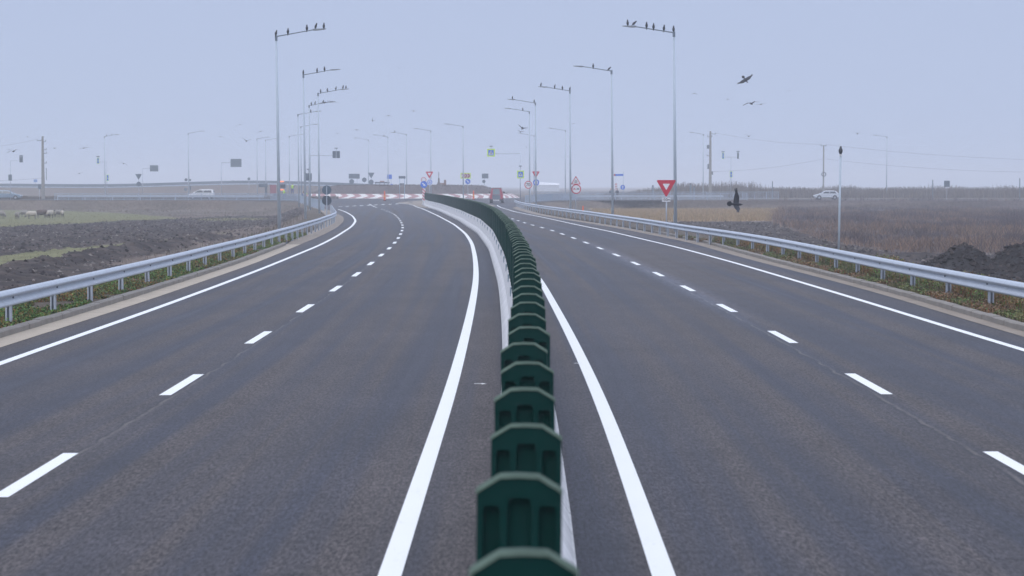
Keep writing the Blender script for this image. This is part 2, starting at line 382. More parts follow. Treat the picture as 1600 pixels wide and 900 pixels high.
# ------------------------------------------------------------------ mesh helpers
class MB:
    def __init__(s): s.v = []; s.f = []; s.mi = []; s.cur = 0
    def add(s, vs, fs):
        n = len(s.v); s.v += [tuple(v) for v in vs]
        for f in fs: s.f.append(tuple(i + n for i in f)); s.mi.append(s.cur)
        return s
    def box(s, c, d, rz=0.0, taper=1.0):
        x, y, z = d[0] / 2, d[1] / 2, d[2] / 2
        vs = []
        for k in (-1, 1):
            t = 1 if k < 0 else taper
            for a, b in ((-1, -1), (1, -1), (1, 1), (-1, 1)):
                vx, vy = a * x * t, b * y * t
                vs.append((c[0] + vx * math.cos(rz) - vy * math.sin(rz), c[1] + vx * math.sin(rz) + vy * math.cos(rz), c[2] + k * z))
        return s.add(vs, [(3, 2, 1, 0), (4, 5, 6, 7), (0, 1, 5, 4), (1, 2, 6, 5), (2, 3, 7, 6), (3, 0, 4, 7)])
    def tube(s, p0, p1, r0, r1=None, n=10, caps=True):
        r1 = r0 if r1 is None else r1
        p0, p1 = Vector(p0), Vector(p1); d = (p1 - p0).normalized()
        a = d.cross(Vector((0, 0, 1)) if abs(d.z) < 0.9 else Vector((1, 0, 0))).normalized(); b = d.cross(a)
        vs = []
        for p, r in ((p0, r0), (p1, r1)):
            for k in range(n):
                t = 2 * math.pi * k / n
                vs.append(p + (a * math.cos(t) + b * math.sin(t)) * r)
        fs = [(k, k + n, (k + 1) % n + n, (k + 1) % n) for k in range(n)]
        if caps: fs += [tuple(range(n)), tuple(range(2 * n - 1, n - 1, -1))]
        return s.add(vs, fs)
    def loft(s, rings, cap=True):
        """rings: list of equally long lists of points"""
        n = len(rings[0]); vs = [p for r in rings for p in r]; fs = []
        for i in range(len(rings) - 1):
            for k in range(n):
                fs.append((i * n + k, i * n + (k + 1) % n, (i + 1) * n + (k + 1) % n, (i + 1) * n + k))
        if cap:
            fs.append(tuple(range(n - 1, -1, -1))); fs.append(tuple((len(rings) - 1) * n + k for k in range(n)))
        return s.add(vs, fs)
    def prism(s, pts, y0, y1):
        """outline in x,z extruded along y (pts counter-clockwise seen from -y)"""
        n = len(pts)
        vs = [(p[0], y0, p[1]) for p in pts] + [(p[0], y1, p[1]) for p in pts]
        fs = [tuple(range(n)), tuple(range(2 * n - 1, n - 1, -1))] + [(k, k + n, (k + 1) % n + n, (k + 1) % n) for k in range(n)]
        return s.add(vs, fs)
    def ringprism(s, out, inn, y0, y1):
        n = len(out); vs = [(p[0], y, p[1]) for y in (y0, y1) for L in (out, inn) for p in L]; fs = []
        for k in range(n):
            j = (k + 1) % n
            fs += [(k, j, n + j, n + k), (2*n + k, 3*n + k, 3*n + j, 2*n + j), (k, 2*n + k, 2*n + j, j), (n + k, n + j, 3*n + j, 3*n + k)]
        return s.add(vs, fs)
    def mesh(s, name, mats, smooth=False):
        me = bpy.data.meshes.new(name)
        me.from_pydata(s.v, [], s.f)
        for m in (mats if isinstance(mats, (list, tuple)) else [mats]): me.materials.append(m)
        if any(s.mi): me.polygons.foreach_set("material_index", s.mi)
        bm = bmesh.new(); bm.from_mesh(me)
        bmesh.ops.recalc_face_normals(bm, faces=bm.faces)
        bm.to_mesh(me); bm.free()
        if smooth: me.polygons.foreach_set("use_smooth", [True] * len(me.polygons))
        me.update()
        return me
    def build(s, name, mats, parent=None, smooth=False):
        o = bpy.data.objects.new(name, s.mesh(name, mats, smooth))
        COL.objects.link(o); o.parent = parent
        return o

def link(name, me, parent=None):
    o = bpy.data.objects.new(name, me); COL.objects.link(o); o.parent = parent
    return o
def tag(o, label=None, cat=None, group=None, kind=None):
    if label: o["label"] = label
    if cat: o["category"] = cat
    if group: o["group"] = group
    if kind: o["kind"] = kind
    return o
def thing(name, loc, label, cat, group=None, rz=0.0, lean=0.0):
    o = bpy.data.objects.new(name, None); COL.objects.link(o)
    o.location = loc; o.rotation_euler = (0, lean, rz); o.empty_display_size = 0.2
    return tag(o, label, cat, group)
def copy_tree(o, parent=None):
    c = o.copy(); COL.objects.link(c); c.parent = parent
    for ch in [x for x in o.children]: copy_tree(ch, c)
    return c
def circ(cx, cz, r, n=24, ph=0.0):
    return [(cx + r * math.cos(2 * math.pi * k / n + ph), cz + r * math.sin(2 * math.pi * k / n + ph)) for k in range(n)]

def grid_obj(name, X, Y, Z, material, uv=None, col=None, smooth=False, kind='structure'):
    r, c = X.shape
    co = np.stack([X, Y, Z], -1).reshape(-1, 3).astype(np.float32)
    i = np.arange(r * c).reshape(r, c)
    q = np.stack([i[:-1, :-1], i[:-1, 1:], i[1:, 1:], i[1:, :-1]], -1).reshape(-1, 4)
    return quads_obj(name, co, q, material, uv, col, smooth, kind)

def quads_obj(name, co, q, material, uv=None, col=None, smooth=False, kind='structure'):
    me = bpy.data.meshes.new(name)
    me.vertices.add(len(co)); me.vertices.foreach_set("co", co.astype(np.float32).ravel())
    me.loops.add(q.size); me.loops.foreach_set("vertex_index", q.ravel().astype(np.int32))
    me.polygons.add(len(q)); me.polygons.foreach_set("loop_start", (np.arange(len(q)) * q.shape[1]).astype(np.int32))
    try: me.polygons.foreach_set("loop_total", np.full(len(q), q.shape[1], np.int32))
    except Exception: pass
    me.materials.append(material)
    if uv is not None:
        l = me.uv_layers.new(name="UVMap"); l.data.foreach_set("uv", uv.reshape(-1, 2)[q.ravel()].astype(np.float32).ravel())
    if col is not None:
        a = me.color_attributes.new("col", 'FLOAT_COLOR', 'POINT')
        cc = np.ones((len(co), 4), np.float32); cc[:, :3] = col.reshape(-1, 3)
        a.data.foreach_set("color", cc.ravel())
    me.polygons.foreach_set("use_smooth", [smooth] * len(q))
    me.update(calc_edges=True); me.validate()
    o = bpy.data.objects.new(name, me); COL.objects.link(o)
    if kind: o["kind"] = kind
    return o

# ------------------------------------------------------------------ ground
ys = [-15.0]
while ys[-1] < 3000:
    y = ys[-1]; ys.append(y + (1.0 if y < 25 else max(0.3, y * 0.0033) if y < 335 else y * 0.03))
ys = np.array(ys)
so = [0.0]
while so[-1] < 2600:
    s = so[-1]; so.append(s + (0.33 if s < 16 else 0.5 if s < 40 else s * 0.016 if s < 130 else s * 0.1))
so = np.array(so)
Yg = ys[:, None]
Lx, Rx = edgeL(ys)[:, None], edgeR(ys)[:, None]
Lx = np.maximum(Lx, -60 - 0 * Lx); Rx = np.minimum(Rx, 50 + 0 * Rx)
XL = Lx - so[None, ::-1]; XR = Rx + so[None, :]
Xg = np.concatenate([XL, XR], 1)
Yg = np.repeat(Yg, Xg.shape[1], 1)
Zg = terr(Xg, Yg)
inner = (Xg >= edgeL(Yg) - 0.01) & (Xg <= edgeR(Yg) + 0.01)
Zg = np.where(inner, hr(Yg) - 0.06, Zg)
Zg = np.where(Yg > 331, hr(Yg) - 0.06, Zg)
# colour = kind of ground
n1 = fbm(Xg * 0.15, Yg * 0.1, 4, 61)[..., None]; n2 = fbm(Xg * 1.2, Yg * 0.9, 4, 71)[..., None]
c_weed = np.array([0.115, 0.092, 0.070]); c_bare = np.array([0.16, 0.125, 0.098]); c_dark = np.array([0.036, 0.028, 0.026])
c_dark2 = np.array([0.076, 0.058, 0.048]); c_green = np.array([0.168, 0.162, 0.076]); c_straw = np.array([0.30, 0.21, 0.12]); c_brush = np.array([0.10, 0.078, 0.072])
w = sm((n1 - 0.38) / 0.25)
C = c_weed * w + c_bare * (1 - w)
so_ = soil(Xg, Yg)[..., None]; pa = pasture(Xg, Yg)[..., None]
t = sm((n2 - 0.35) / 0.3)
C = C * (1 - so_) + so_ * (c_dark * (1 - t) + c_dark2 * t)
hz_ = ((Xg > 13.5) & (Yg < 92) & (Yg > 72))[..., None]
C = np.where(hz_, np.array([.022, .018, .018]) + .03 * t * n1, C)
bz_ = ((Xg > np.where(Yg > 150, -24.5, -19.6) + 2 * n1[..., 0]) & (Xg < 0) & (Yg < 190) & (Yg > 96 + 8 * n1[..., 0]))[..., None]
C = np.where(bz_, np.array([.15, .115, .092]) * (.45 + n2), C)
gr = c_green * (0.8 + 0.5 * n2)
C = C * (1 - pa) + pa * gr
def straw_zone(x, y):
    wob = 5 * (fbm(x * 0.1, y * 0.06, 3, 83) - 0.5)
    a = (x > 11.5 + wob * .5 + (y - 222) * 0.0) & (x < 27 + (y - 225) * 0.13 + wob) & (y > 217 + wob * 2) & (y < 316 + wob * 2)
    return np.where(a, 1.0, 0.0)
def brush_zone(x, y):
    wob = 5 * (fbm(x * 0.1, y * 0.06, 3, 87) - 0.5)
    a = (y > 106) & (y < 329) & (x > np.interp(y, BRY, BRX) + wob * .4)
    return np.where(a, 1.0, 0.0)
st = straw_zone(Xg, Yg)[..., None]; br = brush_zone(Xg, Yg)[..., None]
C = C * (1 - st) + st * c_straw * (0.75 + 0.5 * n2)
C = C * (1 - br) + br * c_brush * (0.7 + 0.6 * n2)
ground = grid_obj("ground", Xg, Yg, Zg, ground_m, col=C, smooth=True)

# ------------------------------------------------------------------ carriageways
yr = np.concatenate([np.arange(-8, 60, 1.0), np.arange(60, 331.5, 2.0)])
la, ra = left_asph(yr), right_asph(yr)
tt = np.linspace(0, 1, 25)[None, :]
Xr = la[:, None] * (1 - tt) + ra[:, None] * tt
Yr = np.repeat(yr[:, None], 25, 1)
Zr = hr(Yr)
U = Xr - median(Yr)
road = grid_obj("road", Xr, Yr, Zr, asphalt, uv=np.stack([U, Yr], -1), smooth=True)

CX, CY, RI = -19.5, 388.5, 21.0
def flat(name, x0, x1, y0, y1, z, material):
    nx, ny = max(2, int((x1 - x0) / 10)), max(2, int((y1 - y0) / 3))
    X, Y = np.meshgrid(np.linspace(x0, x1, nx), np.linspace(y0, y1, ny))
    return grid_obj(name, X, Y, np.full_like(X, z), material, uv=np.stack([X, Y], -1))
flat("road_crossing", -330, 330, 336, 352, 0.462, asphalt)
flat("road_junction", -46, 14, 329, 356, 0.458, asphalt)
th = np.linspace(0, 2 * math.pi, 97); rr = np.linspace(RI - 0.5, RI + 15, 6)
TH, RR = np.meshgrid(th, rr)
grid_obj("road_ring", CX + RR * np.cos(TH), CY + RR * np.sin(TH), np.full_like(TH, 0.466), asphalt, uv=np.stack([RR, TH * 20], -1))

# strips along a curve: offsets a..b from fn(y)
def strip(name, fa, fb, y0, y1, dz, material, step=1.0, kind='structure', zend=None):
    yy = np.arange(y0, y1 + step * 0.5, step)
    X = np.stack([fa(yy), fb(yy)], 1); Y = np.stack([yy, yy], 1); Z = hr(Y) + dz
    return grid_obj(name, X, Y, Z, material, kind=kind)

mk_v, mk_q = [], []
def mark(f, y0, y1, w, dz=0.005, step=1.0):
    n = max(2, int((y1 - y0) / step) + 1)
    yy = np.linspace(y0, y1, n); x = f(yy); dx = np.gradient(x, yy); k = np.sqrt(1 + dx * dx)
    b = sum(len(v) for v in mk_v)
    mk_v.append(np.stack([np.stack([x - w / 2 * k, yy, hr(yy) + dz], 1), np.stack([x + w / 2 * k, yy, hr(yy) + dz], 1)], 1).reshape(-1, 3))
    for i in range(n - 1): mk_q.append((b + 2 * i, b + 2 * i + 1, b + 2 * i + 3, b + 2 * i + 2))
mark(left_line, 4, 243, 0.16)
mark(left_inner, 2, 318, 0.165)
mark(right_inner, 2, 262, 0.165)
mark(right_line, 4, 282, 0.16)
yl0 = onroad(257.5, 618)[1]; yr0 = onroad(1386, 616.5)[1]
k = -3
while yl0 + 9 * k < 250:
    if yl0 + 9 * k > -6: mark(left_dash, yl0 + 9 * k, yl0 + 9 * k + 3.05, 0.155)
    k += 1
mark(left_dash, 262, 292, 0.13)
k = -3
while yr0 + 9 * k < 272:
    if yr0 + 9 * k > -6: mark(right_dash, yr0 + 9 * k, yr0 + 9 * k + 3.05, 0.155)
    k += 1
# give way row
for k in range(9):
    t = k / 8
    px = 529 + (618 - 529) * t; py = 323 - 4.3 * t + 0.0
    x, y = onroad(px, py)
    x2, y2 = onroad(px + 5.2, py - 0.25)
    b = sum(len(v) for v in mk_v)
    mk_v.append(np.array([(x, y - 1.6, hr(y - 1.6) + .006), (x2, y2 - 1.6, hr(y2 - 1.6) + .006), (x2, y2 + 1.6, hr(y2 + 1.6) + .006), (x, y + 1.6, hr(y + 1.6) + .006)]))
    mk_q.append((b, b + 1, b + 2, b + 3))
# small sprayed arrows of the surveyors
for (px, py, s) in ((741, 600, 1), (897, 568, -1)):
    x, y = onroad(px, py)
    b = sum(len(v) for v in mk_v)
    mk_v.append(np.array([(x, y - .03, .005), (x + .11, y - .03, .005), (x + .11, y + .03, .005), (x, y + .03, .005), (x + .10, y - .10, .0052), (x + .17, y, .0052), (x + .10, y + .10, .0052), (x + .10, y, .0052)]))
    mk_q += [(b, b + 1, b + 2, b + 3), (b + 4, b + 5, b + 6, b + 7)]
quads_obj("lane_markings", np.concatenate(mk_v), np.array(mk_q), M_paint)

# gutters, shoulders, kerbs
off = lambda f, d: (lambda y: f(y) + d)
gutL = lambda y: left_asph(y) - 0.02
wl = lambda y: np.interp(y, [0, 95, 110, 190, 245], [0.47, 0.5, 1.0, 1.35, 0.9])
strip("gutter_strip", lambda y: left_asph(y) - wl(y), off(left_asph, 0.06), -8, 98, 0.006, M_gutter)
strip("sandy_shoulder", lambda y: left_asph(y) - wl(y), off(left_asph, 0.05), 98, 262, 0.008, M_sand)
wr = lambda y: np.interp(y, [0, 60, 120, 281], [0.24, 0.34, 0.75, 1.1])
strip("gutter_strip", off(right_asph, -0.05), lambda y: right_asph(y) + wr(y), -8, 120, 0.006, M_sand)
strip("sandy_shoulder", off(right_asph, -0.05), lambda y: right_asph(y) + wr(y), 120, 300, 0.008, M_sand)
def kerb(name, f, side, y0, y1, label):
    L = 1.0; n = int((y1 - y0) / L)
    b = MB()
    for i in range(n):
        ya, yb = y0 + i * L, y0 + (i + 1) * L - 0.012
        h = 0.125 + rng.uniform(-.008, .008); dxo = rng.uniform(-.008, .008)
        xa, xb = float(f(ya)) + dxo, float(f(yb)) + dxo
        w = 0.17 * side; ch = 0.03 * side
        za, zb = float(hr(ya)), float(hr(yb))
        ring = lambda x, y, z: [(x, y, z - .05), (x, y, z + h - .025), (x + ch, y, z + h), (x + w, y, z + h), (x + w, y, z - .05)]
        b.loft([ring(xa, ya, za), ring(xb, yb, zb)])
    o = b.build(name, M_kerb); tag(o, label, "kerb")
kerb("kerb", lambda y: left_asph(y) - wl(y) + 0.02, -1, -8, 97, "pale concrete kerb along the left carriageway in front of the weeds")
kerb("kerb", lambda y: right_asph(y) + wr(y) - 0.02, 1, -8, 122, "grey weathered concrete kerb along the right carriageway")
# earth verge between kerb and field (surface at kerb height)
vm = attr_mat("verge_earth", 0.95, 0.8, 5, 0.45, 7)
def verge(name, fa, fb, y0, y1, h):
    yy = np.arange(y0, y1, 0.6); tt = np.linspace(0, 1, 9)[None, :]
    X = fa(yy)[:, None] * (1 - tt) + fb(yy)[:, None] * tt; Y = np.repeat(yy[:, None], 9, 1)
    Z = hr(Y) + h(Y) + 0.05 * (fbm(X * 2, Y * 2, 3, 15) - .5) * np.sin(math.pi * tt)
    n = fbm(X * 1.5, Y * 1.5, 3, 16)[..., None]
    C = np.array([0.075, 0.062, 0.045]) * (1 - n) + np.array([0.15, 0.12, 0.09]) * n
    return grid_obj(name, X, Y, Z, vm, col=C, smooth=True)
hv = lambda Y: 0.035 + 0.07 * np.clip((118 - Y) / 25, 0, 1)
verge("verge", lambda y: left_asph(y) - wl(y) - 0.13, lambda y: np.minimum(edgeL(y) - 0.4, left_asph(y) - wl(y) - .3), -8, 262, hv)
verge("verge", lambda y: right_asph(y) + wr(y) + 0.13, lambda y: np.maximum(edgeR(y) + 0.4, right_asph(y) + wr(y) + .3), -8, 300, hv)
# gravelly tip where the median ends
tip = [onroad(*p) for p in ((620,316.8),(645,314.2),(664,313.2),(700,314.5),(735,316.5),(760,318.8),(775,321),(770,323),(745,321.5),(700,323),(672,326),(655,323.5),(642,319.6))]
me = bpy.data.meshes.new("gravel_patch"); me.from_pydata([(x, y, float(hr(y)) + .011) for x, y in tip], [], [tuple(range(len(tip)))]); me.materials.append(M_sand)
o = link("gravel_patch", me); o["kind"] = "structure"

# ------------------------------------------------------------------ roundabout island
isl = thing("roundabout_island", (CX, CY, 0.45), "round earth mound of the roundabout ringed by red and white chevrons", "traffic island")
th = np.linspace(0, 2 * math.pi, 121)[:-1]
def ringpts(r, z): return [(r * math.cos(t), r * math.sin(t), z) for t in th]
b = MB(); b.loft([ringpts(RI, 0.0), ringpts(RI, 0.06), ringpts(RI - 1.5, 0.80), ringpts(RI - 1.9, 0.80)], cap=False)
b.build("chevron_apron", M_apw, isl)
b = MB()
per = 2.62; cnt = int(2 * math.pi * RI / per); dth = 2 * math.pi / cnt
def ap(t, v, e=0.006):
    r = RI - 1.5 * v; z = 0.06 + 0.74 * v
    return ((r + e) * math.cos(t), (r + e) * math.sin(t), z + e * 2)
for k in range(cnt):
    t0 = k * dth; ww = dth * 0.5; tipd = dth * 0.42
    for v0, v1, s0, s1 in ((0.0, 0.5, 0, tipd), (0.5, 1.0, tipd, 0)):
        b.add([ap(t0 + s0, v0), ap(t0 + ww + s0, v0), ap(t0 + ww + s1, v1), ap(t0 + s1, v1)], [(0, 1, 2, 3)])
b.build("chevron_pattern", M_apr, isl)
gr_, gt = np.meshgrid(np.linspace(0.0, RI - 1.9, 26), np.linspace(0, 2 * math.pi, 121))
gx, gy = gr_ * np.cos(gt), gr_ * np.sin(gt)
gz = 0.82 + 1.55 * sm((RI - 1.9 - gr_) / 5.5) * (0.90 + 0.22 * (fbm(gx * .35 + 9, gy * .35, 3, 5) - .5))
gz = gz * np.where(gx < -12, np.clip(1 - (-12 - gx) / 16, 0.4, 1), 1)
n = fbm(gx * .8, gy * .8, 4, 6)[..., None]
o = grid_obj("earth_mound", gx, gy, gz, ground_m, col=np.array([.085, .068, .062]) * (1 - n) + np.array([.15, .12, .11]) * n, smooth=True, kind=None)
o.parent = isl

# ------------------------------------------------------------------ far ramp on the left
RY = 540
rp = [(-160, 288), (0, 287.5), (90, 288.3), (180, 288.5), (280, 285.6), (350, 283.2), (415, 282.6), (500, 285.0), (560, 287), (620, 290.5)]
rx = np.arange(-160, 621, 6.0); rpy = np.interp(rx, [p[0] for p in rp], [p[1] for p in rp])
pp = [at(a, b_, RY) for a, b_ in zip(rx, np.convolve(np.pad(rpy, 6, mode='edge'), np.ones(13) / 13, 'valid'))]
Xc = np.array([p.x for p in pp]); Zc = np.array([p.z for p in pp]) - 0.75
prof = [(-14, 0), (-9, .35), (-5, .8), (-3.2, .97), (-3, 1), (5, 1), (16, 0)]
Xq = np.repeat(Xc[None, :], len(prof), 0); Yq = np.array([[RY + p[0]] * len(Xc) for p in prof]); Zq = np.array([[0.35 + (z - 0.35) * p[1] for z in Zc] for p in prof])
n = fbm(Xq * .1, Yq * .3, 3, 8)[..., None]
grid_obj("embankment", Xq, Yq, Zq, ground_m, col=np.array([.11, .085, .07]) * (1 - n) + np.array([.17, .13, .10]) * n, smooth=True)
rt = thing("ramp_guardrail", (0, RY - 3, 0), "dark distant guardrail over a pale kerb on top of the far ramp", "guardrail")
b = MB(); b2 = MB()
for i in range(len(Xc) - 1):
    for bb, z0, z1, y in ((b, .15, .85, 0), (b2, -.75, .10, -.35)):
        bb.loft([[(X, y - .06, Z + z0), (X, y + .06, Z + z0), (X, y + .06, Z + z1), (X, y - .06, Z + z1)] for X, Z in ((Xc[i], Zc[i]), (Xc[i + 1], Zc[i + 1]))])
b.build("rail", M_back, rt); b2.build("kerb", M_rail, rt)
b = MB()
for i in range(0, len(Xc), 4): b.box((Xc[i], .15, Zc[i] + .3), (.12, .12, .9))
o = b.build("rail_posts", M_back, rt); o["kind"] = "stuff"

# ------------------------------------------------------------------ median barrier
def barrier_proto():
    t = thing("concrete_barrier", (0, 0, 0), "x", "barrier", "median barrier sections with glare panels")
    half = [(0.325, 0.0), (0.325, 0.09), (0.31, 0.10), (0.195, 0.30), (0.115, 0.80), (0.10, 0.82)]
    prof = half + [(-x, z) for x, z in reversed(half)]
    b = MB(); L = 5.985
    b.loft([[(x, y, z) for x, z in prof] for y in np.linspace(0.0075, L, 7)])
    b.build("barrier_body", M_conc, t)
    # glare panel: outline with cut corners, three sunk recesses under a rounded lip
    W, H0, H1 = 0.1425, 0.0, 0.915
    outl = [(-W, H0), (W, H0), (W, H1 - .056), (W * .94, H1 - .046), (W * .45, H1 - .003), (0, H1), (-W * .45, H1 - .003), (-W * .94, H1 - .046), (-W, H1 - .056)]
    inn = lambda k: [(x * k, z if z < .1 else z - (1 - k) * .14) for x, z in outl]
    fb = MB()
    fb.prism(outl, 0.0, 0.03)
    n = len(outl)
    for (xc, w, top) in ((0, 0.040, H1 - .062), (-0.094, 0.029, H1 - .088), (0.094, 0.029, H1 - .088)):
        pass
    # front ribs leave the recesses between them
    for xc, w in ((-W + .010, .020), (-0.053, .024), (0.053, .024), (W - .010, .020)):
        fb.box((xc, -0.018, (H1 - .07) / 2 - .01), (w, 0.036, H1 - .09))
    cap = [(-W, H1 - .115), (-W + .02, H1 - .135), (-.118, H1 - .105), (-.07, H1 - .105), (-.062, H1 - .13), (-.044, H1 - .13), (-.034, H1 - .078), (.034, H1 - .078), (.044, H1 - .13), (.062, H1 - .13), (.07, H1 - .105), (.118, H1 - .105), (W - .02, H1 - .135), (W, H1 - .115)] + outl[2:]
    fb.prism([(x, z) for x, z in cap], -0.038, -0.001)
    fin_me = fb.mesh("glare_panel", M_fin)
    lb = MB()
    lip_o = [(x * 1.02, z + .003) for x, z in outl[2:]]
    lip_i = [(x * 1.0, z - .010) for x, z in outl[2:]]
    def lipring(i):
        o_, i_ = lip_o[i], lip_i[i]
        return [(i_[0], -.046, i_[1]), (o_[0], -.042, o_[1] - .006), (o_[0], -.03, o_[1] + .001), (o_[0], .012, o_[1] - .002), (i_[0], .014, i_[1])]
    lb.loft([lipring(i) for i in range(len(lip_o))])
    lip_me = lb.mesh("panel_lip", M_dust)
    for i in range(4):
        f = link("glare_panel", fin_me, t); f.location = (0, 0.75 + 1.5 * i, 0.822)
        l = link("panel_lip", lip_me, f)
    for s_ in (-1, 1): MB().box((s_ * 0.140, 0.14, 0.66), (0.05, 0.20, 0.17)).build("reflector", mat("reflector_grey", (0.22, 0.29, 0.34), 0.4), t)
    return t
bar = barrier_proto()
y = 4.87; i = 0
ords = ["nearest", "second nearest", "third nearest", "fourth nearest", "fifth nearest", "sixth nearest"]
sections = []
FINX = {(0, 0): -.012, (0, 1): -.030, (0, 2): -.014, (0, 3): -.010, (1, 0): -.008, (1, 1): -.022, (1, 2): -.006, (1, 3): -.024}
while y < 284:
    y2 = y
    x0 = float(median(y))
    # advance six metres along the curve
    dx = float(median(y + 6) - median(y)); ln = math.hypot(dx, 6)
    y2 = y + 6 * 6 / ln; x1 = float(median(y2))
    o = bar if i == 0 else copy_tree(bar)
    o.location = (x0, y, float(hr(y))); o.rotation_euler = (math.atan2(float(hr(y2) - hr(y)), 6), 0, -math.atan2(x1 - x0, y2 - y))
    for ch in o.children:
        if ch.name.startswith("glare_panel"):
            ch.location.x = (FINX.get((i, int(ch.location.y / 1.5)), -.012) + rng.uniform(-.004, .004)); ch.rotation_euler = (rng.uniform(-.02, .02), rng.uniform(-.015, .015), rng.uniform(-.07, .07))
            ch.location.z = 0.822 + rng.uniform(-.004, .004)
    sections.append(o)
    y = y2; i += 1
for i, o in enumerate(sections):
    if i < 6: o["label"] = ords[i] + " section of the white concrete median barrier with dark green glare panels"
    elif i >= len(sections) - 1: o["label"] = "farthest median barrier section, ending beside the blue keep right sign"
    elif i < 16: o["label"] = "median barrier section where its grey reflectors show before the bend"
    else: o["label"] = "median barrier section in the far bend with glare panels closing into a green wall"

# ------------------------------------------------------------------ guardrails
W_PROF = [(0.0, .770), (.05, .742), (.082, .702), (.085, .686), (.078, .668), (.006, .626), (.0, .612), (.006, .600), (.066, .552), (.085, .516), (.086, .502), (.078, .484), (.0, .456)]
def guardrail(f, side, y0, y1, zoff, label, start):
    t = thing("guardrail", (float(f(start)), start, zoff), label, "guardrail")
    ox, oy, oz = t.location
    yy = np.arange(y0, y1 + .1, 2.0)
    rings = []
    for y in yy:
        x = float(f(y)); dx = float(f(y + .5) - f(y - .5)); nrm = Vector((1, -dx)).normalized() * side
        z = float(hr(y))
        front = [(x + nrm.x * (d + .07) - ox, y + nrm.y * (d + .07) - oy, z + h) for d, h in W_PROF]
        back = [(x + nrm.x * (d + .064) - ox, y + nrm.y * (d + .064) - oy, z + h) for d, h in reversed(W_PROF)]
        rings.append(front + back)
    b = MB(); b.loft(rings); b.build("w_beam", M_galv, t, smooth=False)
    pb = MB()                                   # C-section post, open towards the road
    pb.box((0, .055, .30), (.10, .006, .84)).box((-.05, .0, .30), (.006, .116, .84)).box((.05, 0, .30), (.006, .116, .84))
    pb.box((.035, -.056, .30), (.03, .006, .84)).box((-.035, -.056, .30), (.03, .006, .84))
    pb.box((0.02 * side, 0, .62), (.10, .10, .10))
    pm = pb.mesh("post", M_post)
    bm_ = MB().tube((.066 * side, 0, .612), (.100 * side, 0, .612), .026, .020, n=8).mesh("bolt", M_lum)
    y = start
    while y - 4 > y0: y -= 4
    n = 0
    while y < y1 and n < 99:
        x = float(f(y)); dx = float(f(y + .5) - f(y - .5))
        p = link("post", pm, t); p.location = (x - ox, y - oy, float(hr(y))); p.rotation_euler = (0, 0, -math.atan(dx))
        if y < 130: link("bolt", bm_, p)
        y += 4; n += 1
    return t
guardrail(rail_left, 1, -6, 216, 0, "galvanised steel guardrail on posts along the left carriageway", onroad(84, 495)[1])
guardrail(rail_right, -1, -6, 281, 0, "galvanised steel guardrail on posts along the right carriageway", onroad(1479, 472.5)[1])

# pedestrian railings
def railing(name, pts, label, h=1.05, post=2.0, group=None, bars=True, z=None, gap=.13):
    P = [Vector(p) for p in pts]
    t = thing(name, (P[0].x, P[0].y, P[0].z), label, "railing", group)
    o0 = P[0]; b = MB(); infill = MB()
    cum = 0; posts = []
    for a, c in zip(P, P[1:]):
        d = c - a; L = d.length; n = max(1, int(L / post))
        for q in (h, h * .12):
            b.tube(a - o0 + Vector((0, 0, q)), c - o0 + Vector((0, 0, q)), .03, n=6)
        for k in range(n): posts.append(a + d * k / n)
        if bars:
            m = int(L / (gap if a.y > 300 else gap * 3.2))
            for k in range(m):
                q = a - o0 + d * (k / m); infill.tube(q + Vector((0, 0, h * .12)), q + Vector((0, 0, h)), .017, n=4, caps=False)
    posts.append(P[-1])
    b.build("handrail", M_rail, t)
    if bars: infill.build("railing_bars", M_rail, t)["kind"] = "stuff"
    pm = MB().box((0, 0, h / 2), (.07, .07, h + .08)).mesh("railing_post", M_rail)
    if len(posts) > 95: posts = posts[:: len(posts) // 95 + 1]
    for p in posts:
        q = link("railing_post", pm, t); q.location = p - o0
lx = [(157, 1.0), (175, 1.0), (200, 1.3), (225, 1.2), (250, 1.3), (275, 1.3), (300, 1.5), (312, 2)]
pts = [(float(left_asph(y)) - .7, y, float(hr(y)) + .03) for y in (225, 240, 255, 270, 285, 298)] + [(-31.5, 314, .42), (-36.5, 323, .44), (-46, 329.5, .45), (-58, 331, .45), (-71, 331.5, .45)]
railing("pedestrian_railing", pts, "pale pedestrian railing following the left exit and the cross road")
railing("pedestrian_railing", [(1.8, 292, .30), (3.2, 305, .36), (6, 318, .43), (10, 328, .45), (18, 331, .45), (36.5, 331.5, .45)], "pale pedestrian railing behind the end of the right guardrail")
railing("pedestrian_railing", [(4, 344, .46), (20, 350, .47), (44, 352.5, .47)], "second pale railing across the road behind the right guardrail", h=1.2)
def farrail(pts, label):
    t = thing("guardrail", pts[0], label, "guardrail")
    o0 = Vector(pts[0]); b = MB()
    for a, c in zip(pts, pts[1:]):
        a, c = Vector(a) - o0, Vector(c) - o0
        b.loft([[p + Vector((0, -.04, .45)), p + Vector((0, .04, .45)), p + Vector((0, .04, .78)), p + Vector((0, -.04, .78))] for p in (a, c)])
    b.build("w_beam", M_galv, t)
    pm = MB().box((0, .08, .33), (.1, .1, .7)).mesh("post", M_post)
    for a, c in zip(pts, pts[1:]):
        a, c = Vector(a) - o0, Vector(c) - o0; n = int((c - a).length / 4)
        for k in range(n): link("post", pm, t).location = a + (c - a) * k / n
farrail([(-71, 333.5, .45), (-58, 333, .45), (-47, 332, .45), (-38, 327, .44)], "distant guardrail just behind the left pedestrian railing")
farrail([(8, 331, .45), (26, 333, .45), (33, 333.4, .45)], "short distant guardrail right of the roundabout")

